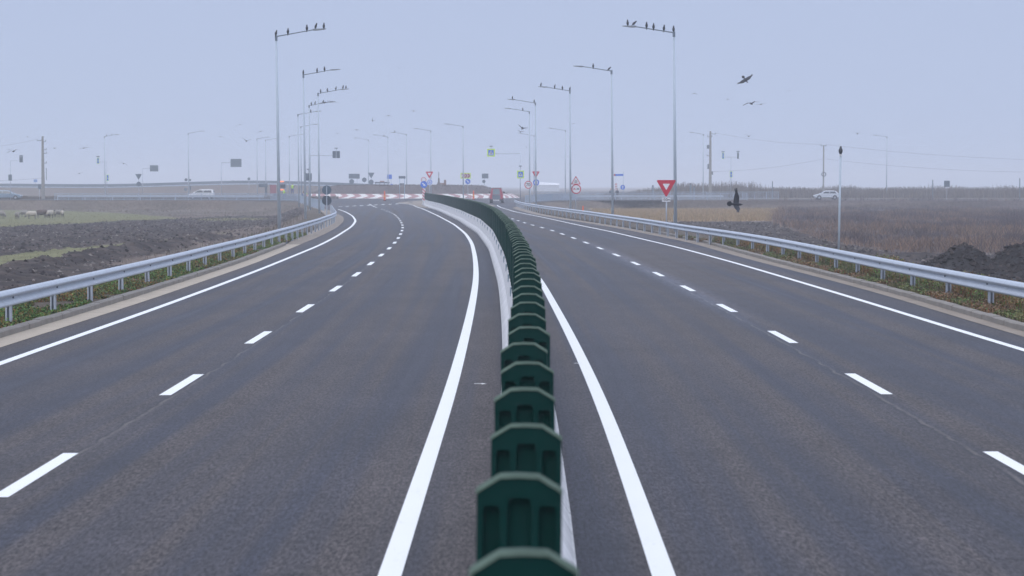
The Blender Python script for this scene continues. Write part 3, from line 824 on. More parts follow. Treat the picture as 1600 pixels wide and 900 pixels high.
# ------------------------------------------------------------------ lamps
H_L, ARM, RISE = 11.6, 2.25, 0.38
def lamp_proto():
    t = thing("street_lamp", (0, 0, 0), "x", "street lamp", "tall galvanised street lamps around the junction")
    b = MB(); b.tube((0, 0, -0.3), (0, 0, H_L), .105, .055, n=14); b.tube((0, 0, 0), (0, 0, .03), .2, n=14)
    b.build("pole", M_pole, t, smooth=True)
    b = MB(); b.tube((0, 0, H_L - .25), (0, 0, H_L + .06), .075, n=12); b.tube((0, 0, H_L), (ARM * .8, 0, H_L + RISE * .8), .035, .03, n=8); b.tube((ARM * .8, 0, H_L + RISE * .8), (ARM, 0, H_L + RISE), .03, n=8)
    b.build("arm", M_dkpole, t)
    b = MB()
    q = lambda x, w, z0, z1: [(x, -w, z0), (x, w, z0), (x, w * .7, z1), (x, -w * .7, z1)]
    zz = H_L + RISE
    b.loft([q(ARM - .08, .05, zz - .05, zz + .04), q(ARM + .12, .13, zz - .06, zz + .05), q(ARM + .5, .15, zz - .01, zz + .06), q(ARM + .72, .05, zz + .02, zz + .06)])
    b.build("luminaire", M_lum, t)
    b = MB(); b.box((.10, 0, .9), (.02, .09, .35)); b.build("access_door", M_pole, t)
    return t
lp = lamp_proto(); LAMPS = {}
def lamp(key, px, py, side, label, lean_px=0.0, first=[True], rz=None):
    # distance from the known height: top seen at pixel row py
    z0 = 0.0; Y = 200
    for _ in range(30):
        d = ray(px, py); Y = (z0 + H_L - CH) / d.z * d.y
        x = d.x * Y / d.y
        z0 = float(hr(Y)) if Y > 300 else -0.08
    o = lp if first[0] else copy_tree(lp); first[0] = False
    slope = -lean_px / 300.0                       # poles stand a little out of true
    o.location = (x - math.sin(slope) * (H_L), Y, z0)
    rzz = (0 if side > 0 else math.pi) if rz is None else rz
    o.rotation_mode = 'XYZ'
    o.rotation_euler = (0, slope if side > 0 else -slope, rzz)
    M = Matrix.Rotation(slope, 4, 'Y') @ Matrix.Rotation(rzz, 4, 'Z')
    o.rotation_euler = M.to_euler()
    o["label"] = label
    LAMPS[key] = (Matrix.Translation(o.location) @ M, side)
lamp("L1", 431.5, 57, 1, "nearest left street lamp, five crows along its arm", 3.5)
lamp("L2", 474, 117, 1, "second left street lamp with three crows on its arm", 3)
lamp("L3", 497, 146, 1, "third left street lamp with five crows in a row", 2)
lamp("L4", 483, 165, 1, "fourth left street lamp, arm half hidden behind its neighbour's", 2)
lamp("L5", 465.5, 179, 1, "fifth left street lamp with one crow, near the round sign backs", 2)
lamp("L6", 470, 198, 1, "hazy left street lamp showing just behind the fifth one", 1)
lamp("L7", 452, 213, 1, "faint far street lamp above the standing roadworker", 0, rz=.5)
lamp("L8", 415, 219, 1, "faint far street lamp above the roadworks lorry", 0)
lamp("L9", 401.5, 217, 1, "faint far street lamp just left of the lorry, arm tilted up", 0, rz=.6)
lamp("L10", 294, 208.5, 1, "lone street lamp behind the white car on the left", 2)
lamp("L11", 163, 213.5, 1, "far left street lamp with two crows beside a crossing sign", 2)
lamp("R1", 1053, 51, -1, "nearest right street lamp with six crows along its arm", 3.5)
lamp("R2", 955.5, 111, -1, "second right street lamp with two crows", 3)
lamp("R3", 890.5, 142, -1, "third right street lamp with four crows", 2)
lamp("R4", 836.5, 161, -1, "fourth right street lamp with two crows, above the yield sign", 2)
lamp("R5", 827, 174.5, -1, "fifth right street lamp with one crow on its arm", 2)
lamp("R6", 834.5, 212, -1, "faint far street lamp between the fourth and fifth right lamps", 0)
lamp("R7", 883.5, 204, -1, "hazy street lamp just left of the no overtaking sign", 0)
lamp("C1", 723.5, 197.5, -1, "street lamp behind the yellow chevron board", 1)
lamp("C2", 673, 204.5, -1, "street lamp behind the red yield sign on the island", 1)
lamp("C3", 635, 210, -1, "street lamp with a crow at its tip, behind the small road board", 1)
lamp("C4", 606, 214, -1, "street lamp behind the blue square sign", 1)
lamp("C5", 575.5, 218.5, -1, "faintest street lamp left of the blue square sign", 1)
lamp("R8", 1099, 210, -1, "far street lamp beside the thick concrete power pole", 0, rz=math.pi * .8)
lamp("R9", 1386, 214, -1, "lone far street lamp at the right behind the cross road", 0, rz=math.pi * .8)

# ------------------------------------------------------------------ crows
def crow_sitting(lean=0.35, headturn=0.0):
    b = MB()
    def ell(c, rx, rz_, ax):      # ring in plane perpendicular to axis ax (in y-z plane)
        ax = Vector(ax).normalized(); s = Vector((1, 0, 0)); u = ax.cross(s)
        return [Vector(c) + s * rx * math.cos(2*math.pi*k/10) + u * rz_ * math.sin(2*math.pi*k/10) for k in range(10)]
    # spine from tail tip to crown, body upright
    ax = Vector((0, -math.sin(lean), math.cos(lean)))
    base = Vector((0, 0.0, 0.11))
    seq = [(-.22, .030, .010), (-.17, .034, .012), (-.11, .045, .03), (-.05, .070, .062), (.02, .083, .078), (.09, .075, .072), (.15, .052, .052), (.185, .040, .043), (.215, .043, .048), (.245, .036, .042), (.27, .012, .016)]
    rings = [ell(base + ax * a + Vector((0, .035 * math.sin((a + .2) * 4), 0)), rx, rz_, ax) for a, rx, rz_ in seq]
    b.loft(rings)
    h = base + ax * .22 + Vector((0, .035 * math.sin(.42 * 4), 0))
    d = Vector((math.sin(headturn), -math.cos(headturn), -.12))
    b.tube(h + d * .03, h + d * .115, .018, .003, n=6)
    for s in (-1, 1): b.tube((s * .025, 0, .0), (s * .025, .005, .09), .006, n=5); b.box((s * .025, -.015, .004), (.02, .06, .008))
    return b.mesh("crow", M_crow, smooth=True)
SIT = [crow_sitting(.25, 0), crow_sitting(.45, .9), crow_sitting(.35, -1.1), crow_sitting(.9, 1.2)]
for m_ in SIT: m_.name = "crow"
def perch(key, t, pose, rz, label, gname):
    M, side = LAMPS[key]
    # t: metres along the arm from the pole
    z = H_L + .06 if t < .08 else H_L + RISE * t / ARM + .03 if t < ARM else H_L + RISE + .065
    p = M @ Vector((t, 0, z))
    o = link("crow", SIT[pose]); o.location = p; o.rotation_euler = (0, 0, rz)
    o.scale = (.92, .92, .92)
    tag(o, label, "crow", gname)
def perch_row(key, px_pole, pxs, d_name, dist):
    g = "crows perched on the %s" % d_name
    names = ["sitting on top of the pole", "next along", "third along", "fourth along", "fifth along", "outermost"]
    for i, (p, pose, rz) in enumerate(pxs):
        tm = abs(p - px_pole) / F * dist
        where = "outermost" if i == len(pxs) - 1 and len(pxs) > 1 else "innermost" if i == 0 else ["", "second", "third", "fourth", "fifth"][i] + " from the pole"
        perch(key, min(tm, ARM + .68), pose, rz, ("black crow %s on the arm of the %s" % (where, d_name)) if len(pxs) > 1 else "only black crow on the arm of the %s" % d_name, g)
LD = lambda key: LAMPS[key][0].translation.y
perch_row("L1", 431.5, [(431.5, 1, 2.6), (450, 0, 3.0), (479.5, 2, .2), (493.5, 1, 2.2), (506, 0, 2.9)], "nearest left street lamp", LD("L1"))
perch_row("L2", 474, [(474, 0, .5), (495.5, 0, 3), (507, 2, 0)], "second left street lamp", LD("L2"))
perch_row("L3", 497, [(501, 0, 0), (511.5, 1, 0), (525, 0, 2), (536, 2, 1), (540.5, 1, 3)], "third left street lamp", LD("L3"))
perch_row("L4", 483, [(486.5, 0, 0), (492.5, 0, 1), (505, 1, 1)], "fourth left street lamp", LD("L4"))
perch_row("L5", 465.5, [(485.5, 0, 0)], "fifth left street lamp", LD("L5"))
perch_row("L11", 163, [(166.5, 1, 0), (175, 1, 3)], "far left street lamp", LD("L11"))
perch_row("R1", 1053, [(1052.5, 0, 0), (1037.7, 0, .4), (1021.4, 0, 3), (1010.5, 0, 0), (991, 3, 1.9), (981, 0, 3.4)], "nearest right street lamp", LD("R1"))
perch_row("R2", 955.5, [(951.6, 3, 1.6), (927, 0, 0)], "second right street lamp", LD("R2"))
perch_row("R3", 890.5, [(890.5, 1, .4), (878.8, 0, 0), (867, 0, 2), (845.6, 0, 1)], "third right street lamp", LD("R3"))
perch_row("R4", 836.5, [(834.7, 0, 0), (800.8, 1, 0)], "fourth right street lamp", LD("R4"))
perch_row("R5", 827, [(817, 0, 0)], "fifth right street lamp", LD("R5"))
perch_row("C3", 635, [(617, 1, 0)], "street lamp behind the small road board", LD("C3"))
perch_row("C4", 606, [(600, 0, 0)], "street lamp behind the blue square sign", LD("C4"))

def crow_flying(up=(.5, .3), asym=None):
    """up: dihedral of inner and outer wing; body along -y, wings along x"""
    b = MB()
    ring = lambda y, r, z=0: [(r * math.cos(2*math.pi*k/8), y, z + r * .85 * math.sin(2*math.pi*k/8)) for k in range(8)]
    b.loft([ring(-.245, .004), ring(-.20, .013), ring(-.18, .03), ring(-.14, .036), ring(-.10, .038), ring(-.03, .062), ring(.05, .058), ring(.12, .035), ring(.17, .018)])
    # tail fan
    fan = [(-.02, .12), (.02, .12)] + [(.085 * math.cos(a), .20 + .10 * math.sin(a) * 1.1) for a in np.linspace(.0, math.pi, 9)]
    n = len(fan); vs = [(x, y, .006) for x, y in fan] + [(x, y, -.006) for x, y in fan]
    b.add(vs, [tuple(range(n)), tuple(range(2*n-1, n-1, -1))] + [(k, k+n, (k+1) % n + n, (k+1) % n) for k in range(n)])
    for s in (-1, 1):
        a1, a2 = up if s > 0 else asym or (up[0] * .95, up[1] * .9)
        L1, L2 = .19, .17
        e = Vector((s * (.03 + L1 * math.cos(a1)), -.045, L1 * math.sin(a1)))
        w = e + Vector((s * L2 * math.cos(a2), .03, L2 * math.sin(a2)))
        root = Vector((s * .03, -.02, .01))
        def sect(c, front, back, th_):
            return [c + Vector((0, front, 0)), c + Vector((0, (front + back) / 2, th_)), c + Vector((0, back, 0)), c + Vector((0, (front + back) / 2, -th_ * .5))]
        b.loft([sect(root, -.07, .12, .02), sect((root + e) / 2, -.06, .13, .014), sect(e, -.05, .135, .012), sect((e + w) / 2, -.03, .11, .008), sect(w, 0, .075, .005)])
        dirw = (w - e).normalized()
        for k in range(5):                       # primary feathers spread at the tip
            a = k / 4.0
            tip_ = w + dirw * (.145 - .035 * a) + Vector((0, .02 + .085 * a, 0)); r0 = w + Vector((0, .01 + .06 * a, 0)) - dirw * .03
            sd = Vector((0, .011, 0))
            b.add([r0 - sd, r0 + sd, tip_ + sd * .5, tip_ - sd * .5, r0 - sd + Vector((0, 0, .005)), r0 + sd + Vector((0, 0, .005)), tip_ + sd * .5 + Vector((0, 0, .003)), tip_ - sd * .5 + Vector((0, 0, .003))],
                  [(3, 2, 1, 0), (4, 5, 6, 7), (0, 1, 5, 4), (1, 2, 6, 5), (2, 3, 7, 6), (3, 0, 4, 7)])
    return b.mesh("crow", M_crow)
FLY = {"flat": crow_flying((.12, -.05)), "vee": crow_flying((.75, .35)), "down": crow_flying((.15, -.6)), "arch": crow_flying((.45, -.35)), "high": crow_flying((1.15, 1.0)), "bank": crow_flying((.05, .12), asym=(.95, 1.15))}
def fly(px, py, span_px, pose, rot, label, dmax=180):
    Y = min(0.82 * F / span_px, dmax)
    p = at(px, py, Y)
    if p.z > 17.5:
        Y *= 14.0 / (p.z - CH); p = at(px, py, Y)
    o = link("crow", FLY[pose]); o.location = p; o.rotation_euler = tuple(R(a) for a in rot)
    k = span_px / F * Y / 0.82 * (1.3 if span_px < 12 else 1.1); o.scale = (k, k, k)
    tag(o, label, "crow", "crows flying over the junction")
    return o
big = fly(1150, 319, 36, "bank", (0, 0, 0), "large black crow banking low in front of the right field, one wing straight up")
big.rotation_euler = (Matrix.Rotation(R(4), 3, 'Y') @ Matrix.Rotation(R(14), 3, 'Z') @ Matrix(((0, -1, 0), (0, 0, -1), (1, 0, 0)))).to_euler()
fly(1165, 125, 21, "flat", (62, -30, 15), "black crow high at the right with wings slanting, upper of the dark pair")
fly(1174, 162, 21, "arch", (12, -12, 10), "black crow gliding with bowed wings, lower of the dark pair")
fly(1189, 163, 13, "flat", (5, -8, 0), "small pale crow just right of the gliding dark one")
fly(1085, 146, 7, "down", (0, 0, 20), "small crow above and left of the high dark pair")
fly(1137, 155, 6, "flat", (10, 10, 40), "tiny crow between the nearest right lamp and the dark pair")
fly(1233, 142, 6, "flat", (0, -5, 0), "faint crow far to the right of the dark pair")
fly(1340, 209, 10, "vee", (0, 0, 0), "faint crow with raised wings left of the lone right lamp")
fly(1170, 213, 10, "vee", (0, 0, 0), "faint crow with raised wings over the double crossing sign")
fly(816, 201, 13, "vee", (30, 20, 0), "dark crow with wings raised beside the fifth right lamp")
fly(813, 206.5, 8, "vee", (20, 15, 0), "paler crow just below the dark one by the fifth right lamp")
fly(823, 230, 6, "vee", (0, 15, 0), "tiny crow low between the crossing sign arm and the lamp")
fly(897, 193, 6, "flat", (0, 0, 0), "faint crow right of the third right lamp's pole")
fly(582, 189, 7, "high", (20, 40, 0), "dark crow with folded wings over the middle of the junction")
fly(607, 181, 9, "down", (0, 0, 0), "crow with drooping wings over the middle of the junction")
fly(646, 173.5, 9, "down", (0, 10, 0), "crow highest but one over the middle of the junction")
fly(623, 106.5, 7, "flat", (0, 0, 0), "highest crow over the middle of the junction")
fly(527, 209, 7, "vee", (0, 20, 0), "crow above the overhead sign on the left")
fly(557, 203, 9, "down", (0, 0, 0), "crow right of and above the left overhead sign")
fly(375, 195, 7, "down", (0, 0, 0), "faint crow above and right of the lone left lamp")
fly(385, 220.5, 11, "vee", (10, 10, 0), "dark crow with wings in a V left of the nearest lamp pole")
fly(344, 214, 7, "flat", (0, 0, 0), "small crow beside the lone left lamp")
fly(407, 205.5, 8, "down", (0, -10, 0), "small dark crow just above the tilted far lamp")
fly(212, 196, 5, "flat", (0, 0, 0), "faintest crow high above the far left lamp")
fly(85, 231.5, 8, "flat", (0, 0, 0), "small crow right of the tall left power pole")
fly(131, 231.5, 10, "flat", (10, -8, 0), "crow gliding between the left power pole and the far left lamp")
fly(124, 271, 7, "flat", (10, -15, 0), "small crow low between the left power pole and lamp")
fly(193, 255.5, 9, "down", (0, 15, 0), "crow just right of the far left lamp pole")
fly(21, 236.5, 17, "arch", (0, -12, 0), "largest crow at the far left, gliding under the wire")
fly(14, 233.5, 6, "flat", (0, 0, 0), "small crow just above the largest far left one")
fly(43, 214, 6, "flat", (0, 0, 0), "faint crow above the wire at the far left")
fly(507, 160.5, 16, "flat", (15, -8, 0), "crow landing on the fourth left lamp's arm tip", 242)
fly(519, 159, 12, "flat", (10, 12, 0), "crow leaving the fourth left lamp, outermost of the pair", 242)
fly(364, 282, 5, "flat", (0, 0, 0), "tiny crow over the far ramp below the grey board", 330)

# ------------------------------------------------------------------ signs
def txt(body, size, material, parent, loc, name="lettering"):
    cu = bpy.data.curves.new(name, 'FONT'); cu.body = body; cu.size = size; cu.align_x = 'CENTER'; cu.align_y = 'CENTER'; cu.extrude = .003
    cu.offset = size * 0.02
    tmp = bpy.data.objects.new("tmp", cu); COL.objects.link(tmp)
    dg = bpy.context.evaluated_depsgraph_get()
    me = bpy.data.meshes.new_from_object(tmp.evaluated_get(dg)); me.name = name
    bpy.data.objects.remove(tmp); me.materials.clear(); me.materials.append(material)
    o = link(name, me, parent); o.location = loc; o.rotation_euler = (math.pi / 2, 0, 0)
    return o
def tri(c, w, down, k=1.0):
    h = w * .866 * k; w = w * k; cx, cz = c
    r = .06 * w
    if down: base = [(cx, cz - h * .6667), (cx + w / 2, cz + h / 3), (cx - w / 2, cz + h / 3)]
    else: base = [(cx, cz + h * .6667), (cx - w / 2, cz - h / 3), (cx + w / 2, cz - h / 3)]
    pts = []
    for i in range(3):
        p, a, c2 = Vector(base[i]), Vector(base[i-1]), Vector(base[(i+1) % 3])
        pts.append(p + (a - p).normalized() * r); pts.append(p + (c2 - p).normalized() * r)
    return [tuple(p) for p in pts]
class Sign:
    """a post (optionally with an arm) carrying plates; coordinates measured from the foot"""
    def __init__(s, px, Y, z0, label, cat="road sign", top=None, r=.045, group=None, name="road_sign", pole_mat=None, foot_px=None, nopost=False):
        s.px, s.Y = px, Y
        x = (at(px, 290, Y)).x
        s.t = thing(name, (x, Y, z0), label, cat, group); s.z0 = z0
        if top is not None and not nopost:
            zt = s.Z(top)
            b = MB(); b.tube((0, .045, -.25), (0, .045, zt), r, n=8); b.build("sign_post", pole_mat or M_post, s.t, smooth=True)
    def X(s, px): return (px - s.px) / F * s.Y * 1.0
    def Z(s, py): return at(s.px, py, s.Y).z - s.z0
    def m(s, n): return n / F * s.Y
    def disc(s, px, py, r, face=None, ring=None, material=None, part="round_plate", bk=False):
        c = (s.X(px), s.Z(py)); r = s.m(r)
        b = MB(); b.prism(circ(c[0], c[1], r, 28), -.012, .0); o = b.build(part, material or M_back, s.t)
        if bk: MB().box((c[0], .02, c[1]), (r * 1.3, .03, .05)).build("bracket", M_post, o)
        if face:
            MB().prism(circ(c[0], c[1], r * (.80 if ring else .97), 28), -.019, -.0125).build("sign_face", face, o)
            if ring: MB().ringprism(circ(c[0], c[1], r, 28), circ(c[0], c[1], r * .80, 28), -.020, -.0125).build("border", ring, o)
        return o, c, r
    def tri(s, px, py, w, down=True, face=None, ring=None, k=.45, part="triangle_plate"):
        c = (s.X(px), s.Z(py)); w = s.m(w)
        o = MB().prism(tri(c, w, down), -.012, 0).build(part, M_back, s.t)
        if ring:
            MB().ringprism(tri(c, w, down), tri(c, w, down, k), -.020, -.0125).build("border", ring, o)
            MB().prism(tri(c, w, down, k * .999), -.017, -.0125).build("sign_face", face, o)
        return o, c, w
    def rect(s, px, py, w, h, face=None, border=None, bw=.0, part="sign_board", material=None):
        c = (s.X(px), s.Z(py)); w, h = s.m(w), s.m(h)
        q = lambda k: [(c[0] - w/2 + k, c[1] - h/2 + k), (c[0] + w/2 - k, c[1] - h/2 + k), (c[0] + w/2 - k, c[1] + h/2 - k), (c[0] - w/2 + k, c[1] + h/2 - k)]
        o = MB().prism(q(0), -.02, 0).build(part, material or M_back, s.t)
        if border:
            MB().ringprism(q(0), q(bw), -.028, -.0205).build("border", border, o)
        if face: MB().prism(q(bw * .999), -.026, -.0205).build("sign_face", face, o)
        return o, c, w, h
    def arm(s, px0, px1, py, r=.04, part="sign_arm"):
        MB().tube((s.X(px0), .05, s.Z(py)), (s.X(px1), .05, s.Z(py)), r, n=8).build(part, M_post, s.t)
    def poly(s, pts, material, parent, name="symbol", y=-.034, th_=.006):
        return MB().prism(pts, y, y + th_).build(name, material, parent)

def arrow(s, o, c, r, ang, mat_=None, y=-.026):
    L = r * .62; w = r * .15
    pts = [(-L, -w), (L*.15, -w), (L*.15, -w*2.6), (L, 0), (L*.15, w*2.6), (L*.15, w), (-L, w)]
    ca, sa = math.cos(ang), math.sin(ang)
    s.poly([(c[0] + x*ca - z*sa, c[1] + x*sa + z*ca) for x, z in pts], mat_ or M_white, o, "arrow", y)
def roundabout_symbol(s, o, c, r, material, y=-.026):
    for k in range(3):
        a0 = math.pi / 2 + k * 2 * math.pi / 3
        pts = [(c[0] + r*.62*math.cos(a), c[1] + r*.62*math.sin(a)) for a in np.linspace(a0 - .1, a0 - 1.5, 8)]
        pts += [(c[0] + r*.36*math.cos(a), c[1] + r*.36*math.sin(a)) for a in np.linspace(a0 - 1.5, a0 - .1, 8)]
        s.poly(pts[::-1], material, o, "arrow", y)
        hx = a0 + .05
        s.poly([(c[0] + r*.18*math.cos(hx), c[1] + r*.18*math.sin(hx)), (c[0] + r*.8*math.cos(hx), c[1] + r*.8*math.sin(hx)), (c[0] + r*.49*math.cos(hx + .75), c[1] + r*.49*math.sin(hx + .75))], material, o, "arrow_head", y - .001)
def crossing_face(s, px, py, w, h):
    o, c, W_, H_ = s.rect(px, py, w, h, face=M_blue, border=M_yel, bw=s.m(w) * .15, part="crossing_plate")
    t_ = W_ * .30
    s.poly([(c[0] - t_, c[1] - t_ * .8), (c[0] + t_, c[1] - t_ * .8), (c[0], c[1] + t_ * .95)], M_white, o, "white_triangle", -.034)
    k = W_ * .1
    s.poly([(c[0]-k*1.2, c[1]-k*2), (c[0]-k*.6, c[1]-k*2), (c[0], c[1]-k*.6), (c[0]+k*.7, c[1]-k*2), (c[0]+k*1.3, c[1]-k*2), (c[0]+k*.4, c[1]+k*.6), (c[0]+k*.3, c[1]+k*1.6), (c[0]-k*.3, c[1]+k*1.6), (c[0]-k*.4, c[1]+k*.4)], M_blk, o, "walking_figure", -.041)
    return o
def beacon(s, px, py):
    c = (s.X(px), s.Z(py))
    MB().box((c[0], 0, c[1]), (s.m(5), .3, s.m(1.3))).build("solar_panel", M_dkpole, s.t)
    MB().tube((c[0], .0, c[1]), (c[0], 0, s.Z(py + 4)), .04, n=6).build("beacon_stem", M_post, s.t)

# big yield sign
s = Sign(1041.5, 122, -.1, "large red and white yield sign with a 150 m plate behind the right guardrail", top=283, r=.04)
o, c, w = s.tri(1041, 290.4, 31.5, True, face=M_white, ring=M_red, k=.37)
o, c, w, h = s.rect(1041, 312, 13, 6.3, face=M_white, border=None, bw=.0, part="distance_plate")
txt("150m", .20, M_blk, o, (c[0], -.029, c[1]))
# roundabout warning + no overtaking
s = Sign(899.5, 200, -.1, "warning triangle for the roundabout above a round no overtaking sign", top=278, r=.045)
o, c, w = s.tri(899.8, 283.6, 15.6, False, face=M_white, ring=M_red, k=.76)
roundabout_symbol(s, o, (c[0], c[1] - w * .02), w * .21, M_blk, -.025)
o, c, r = s.disc(900.3, 295.4, 7.6, face=M_white, ring=M_red)
for sx, mm in ((-1, M_red), (1, M_blk)):
    k = r * .27; cx = c[0] + sx * r * .36; cz = c[1]
    s.poly([(cx-k, cz-k*.5), (cx-k*.55, cz-k*.5), (cx-k*.5, cz-k*.25), (cx+k*.5, cz-k*.25), (cx+k*.55, cz-k*.5), (cx+k, cz-k*.5), (cx+k, cz+.1*k), (cx+k*.55, cz+k*.15), (cx+k*.35, cz+k*.7), (cx-k*.35, cz+k*.7), (cx-k*.55, cz+k*.15), (cx-k, cz+.1*k)], mm, o, "car_symbol", -.026)
# speed limit
s = Sign(829, 240, -.05, "round speed limit sign reading 70 right of the pedestrian crossing sign", top=284, r=.04)
o, c, r = s.disc(825.5, 288.8, 6.1, face=M_white, ring=M_red)
txt("70", r * 1.15, M_blk, o, (c[0], -.022, c[1]))
MB().box((s.X(827), .02, s.Z(288.8)), (.35, .03, .06)).build("bracket", M_post, s.t)
# yield + roundabout blue, partly behind the fourth right lamp
s = Sign(838, 243, -.05, "smaller yield sign over a blue roundabout disc, partly behind a lamp pole", top=268, r=.04)
s.tri(837.3, 271.4, 12.2, True, face=M_white, ring=M_red, k=.45)
o, c, r = s.disc(837.8, 285.2, 4.9, face=M_blue); roundabout_symbol(s, o, c, r, M_white)
# pedestrian crossing, right
s = Sign(813, 262, 0, "overhead pedestrian crossing sign on an arm with a second crossing sign below", top=239.5, r=.05)
s.arm(813, 771, 240, .045)
crossing_face(s, 767.3, 238.6, 12.2, 12); beacon(s, 767.3, 228.5)
crossing_face(s, 813.3, 272.6, 10.6, 12); beacon(s, 813, 259.5)
# mirrored backs on the left
s = Sign(482.5, 262, 0, "overhead sign on an arm seen from behind, with a second grey plate below", top=243.5, r=.05)
s.arm(482.5, 525, 243, .045)
o, *_ = s.rect(525.5, 241.5, 11.5, 11, part="sign_board"); MB().box((s.X(525.5), -.04, s.Z(241)), (.08, .03, s.m(11))).build("mounting_rail", M_post, o)
beacon(s, 525.5, 231.5)
s.rect(482.5, 276.5, 9.5, 11.5); beacon(s, 482, 264.5)
# round sign backs at the end of the left rail
s = Sign(510.5, 174, -.15, "two dark round sign backs one above the other behind the left guardrail end", top=291, r=.032, nopost=True)
for py, rr_ in ((297, 7.3), (313.2, 7.6)):
    s.disc(510.5, py, rr_, material=M_dback if py > 300 else mat("slate_back", (.07, .11, .15), .5))
MB().tube((0, -.055, -.25), (0, -.055, s.Z(291)), .04, n=8).build("sign_post", M_post, s.t)
# centre island cluster
s = Sign(671.5, 300, .42, "yield sign above a blue roundabout disc just before the island", top=268, r=.045)
s.tri(671, 271.8, 12.6, True, face=M_white, ring=M_red, k=.45)
o, c, r = s.disc(671.5, 284.6, 4.9, face=M_blue, ring=M_white); roundabout_symbol(s, o, c, r * .9, M_white)
s = Sign(661.0, 280, .1, "big blue keep right disc over a red and white striped board at the barrier end", top=283, r=.04)
o, c, r = s.disc(662.3, 288.3, 5.5, face=M_blue); arrow(s, o, c, r, -math.pi / 4)
o, c, w, h = s.rect(662.4, 304.2, 4.8, 19, face=M_white, part="striped_board")
for k in range(4):
    z0 = c[1] + h/2 - (k + .35) * h / 4
    s.poly([(c[0]-w/2, z0+w*.5), (c[0]-w/2, z0+w*.5-.22*h*.55), (c[0]+w/2, z0-w*.5-.22*h*.55), (c[0]+w/2, z0-w*.5)], M_red, o, "red_stripe", -.032)
s = Sign(662, 330, .45, "faint red ringed speed sign peeping over the blue keep right disc", top=277, r=.04)
o, c, r = s.disc(662, 281, 4.2, face=M_white, ring=M_red)
# yellow chevron board
s = Sign(724, 366.5, .45, "yellow board with three dark red chevrons in front of the mound", top=270, r=.04)
o, c, w, h = s.rect(727.6, 274.6, 16, 8.8, face=mat("pale_sign_face", (.75, .72, .78), .4), border=M_yel, bw=s.m(1.3), part="chevron_board")
for k in (-1, 0, 1):
    cx = c[0] + k * w * .27; q = h * .36; g = h * .26
    s.poly([(cx-g, c[1]-q), (cx+g*.3, c[1]-q), (cx+g*1.4, c[1]), (cx+g*.3, c[1]+q), (cx-g, c[1]+q), (cx+g*.1, c[1])], mat("dark_red", (.30, .03, .06), .4), o, "chevron", -.036)
MB().tube((s.X(731), .05, -.2), (s.X(731), .05, s.Z(270)), .04, n=8).build("sign_post", M_post, s.t)
o, c, r = s.disc(731, 283.5, 4.1, face=M_blue); arrow(s, o, c, r, -math.pi / 4)
# far grey backs behind the mound
s = Sign(757, 425, .4, "grey sign back over a narrow round one, right part of the mound", top=271); s.rect(758, 275, 10, 7.4); s.disc(756, 283.5, 2.6)
s = Sign(550, 425, .4, "wide grey road board seen from behind over a round plate", top=271); s.rect(553.5, 275.3, 17, 7.4); s.disc(549.5, 283.6, 3.8); MB().tube((s.X(558), .05, 0), (s.X(558), .05, s.Z(272)), .04, n=6).build("sign_post", M_post, s.t)
s = Sign(569.5, 425, .4, "single round grey sign back right of the wide board", top=277); s.disc(569.3, 281, 3.6)
s = Sign(580, 420, .4, "grey yield sign seen from behind over a round plate", top=270); s.tri(580, 272.9, 10.6, True); s.disc(580, 284.5, 3.9)
s = Sign(611, 425, .4, "small blue square sign on a thin pole above the mound", top=273); s.rect(608.6, 276.2, 7.4, 6.8, face=M_blue); s.disc(611.8, 289, 1.8, face=M_blue)
s = Sign(624.5, 358, .45, "grey direction board on two pale legs with a small dark plate below", top=275, r=.04, pole_mat=mat("pale_blue_leg", (.35, .48, .60), .5)); s.rect(628.3, 277, 10.5, 3.8); s.rect(628, 287.4, 6.8, 1.8, material=M_dback)
MB().tube((s.X(632), .045, -.2), (s.X(632), .045, s.Z(276)), .045, n=8).build("sign_post", mat("pale_blue_leg", (.35, .48, .60), .5), s.t)
# right: direction board, striped arrow, blue disc
s = Sign(974, 350, .45, "blue direction board with a red end on a pole beside the second right lamp", top=268, r=.045)
s.rect(967.5, 273.4, 13, 3, face=M_blue); s.rect(960.5, 273.4, 2.4, 3, face=M_red, part="red_end"); o, c, r = s.disc(973, 292.6, 3.7, face=M_blue); arrow(s, o, c, r, math.pi / 2)
s = Sign(962.5, 346, .45, "narrow red and white arrow board left of the blue disc", top=275, r=.025)
o, c, w, h = s.rect(962.5, 291, 4, 11, face=M_white)
for k in range(3):
    z0 = c[1] + h/2 - (k + .25) * h / 3; q = w * .45
    s.poly([(c[0]-q, z0-q), (c[0]-q, z0-q-.12), (c[0], z0-.12), (c[0]+q, z0-q-.12), (c[0]+q, z0-q), (c[0], z0)], M_red, o, "red_arrow", -.034)
# far left signs
s = Sign(16.5, 338, .4, "grey overhead sign back on a short arm at the far left", top=251, r=.05); s.arm(16.5, 31, 251.2); s.rect(33.5, 249, 5.4, 9.5); s.rect(16, 277.5, 5.4, 9.5); beacon(s, 33.5, 243)
s = Sign(61.5, 345, .4, "small grey sign back just left of the tall power pole's foot", top=288); s.rect(61.8, 291.8, 4.6, 7.6)
s = Sign(167, 338, .4, "yellow edged crossing signs seen edge on beside the far left lamp", top=253, r=.04); s.arm(167, 155, 253)
crossing_face(s, 153.6, 251.3, 3.6, 9); crossing_face(s, 168.2, 278, 3.8, 9.6); beacon(s, 153.6, 244.5)
s = Sign(216.8, 341, .4, "grey yield sign seen from behind over a round plate on the left", top=271); s.tri(216.6, 275, 10.4, True); s.disc(216.8, 287.6, 3.7)
s = Sign(223, 440, .45, "pale distant direction board on an arm, left of the lone lamp", top=263, r=.06); s.arm(223, 235, 263, .06); s.rect(241, 263, 13, 9.6)
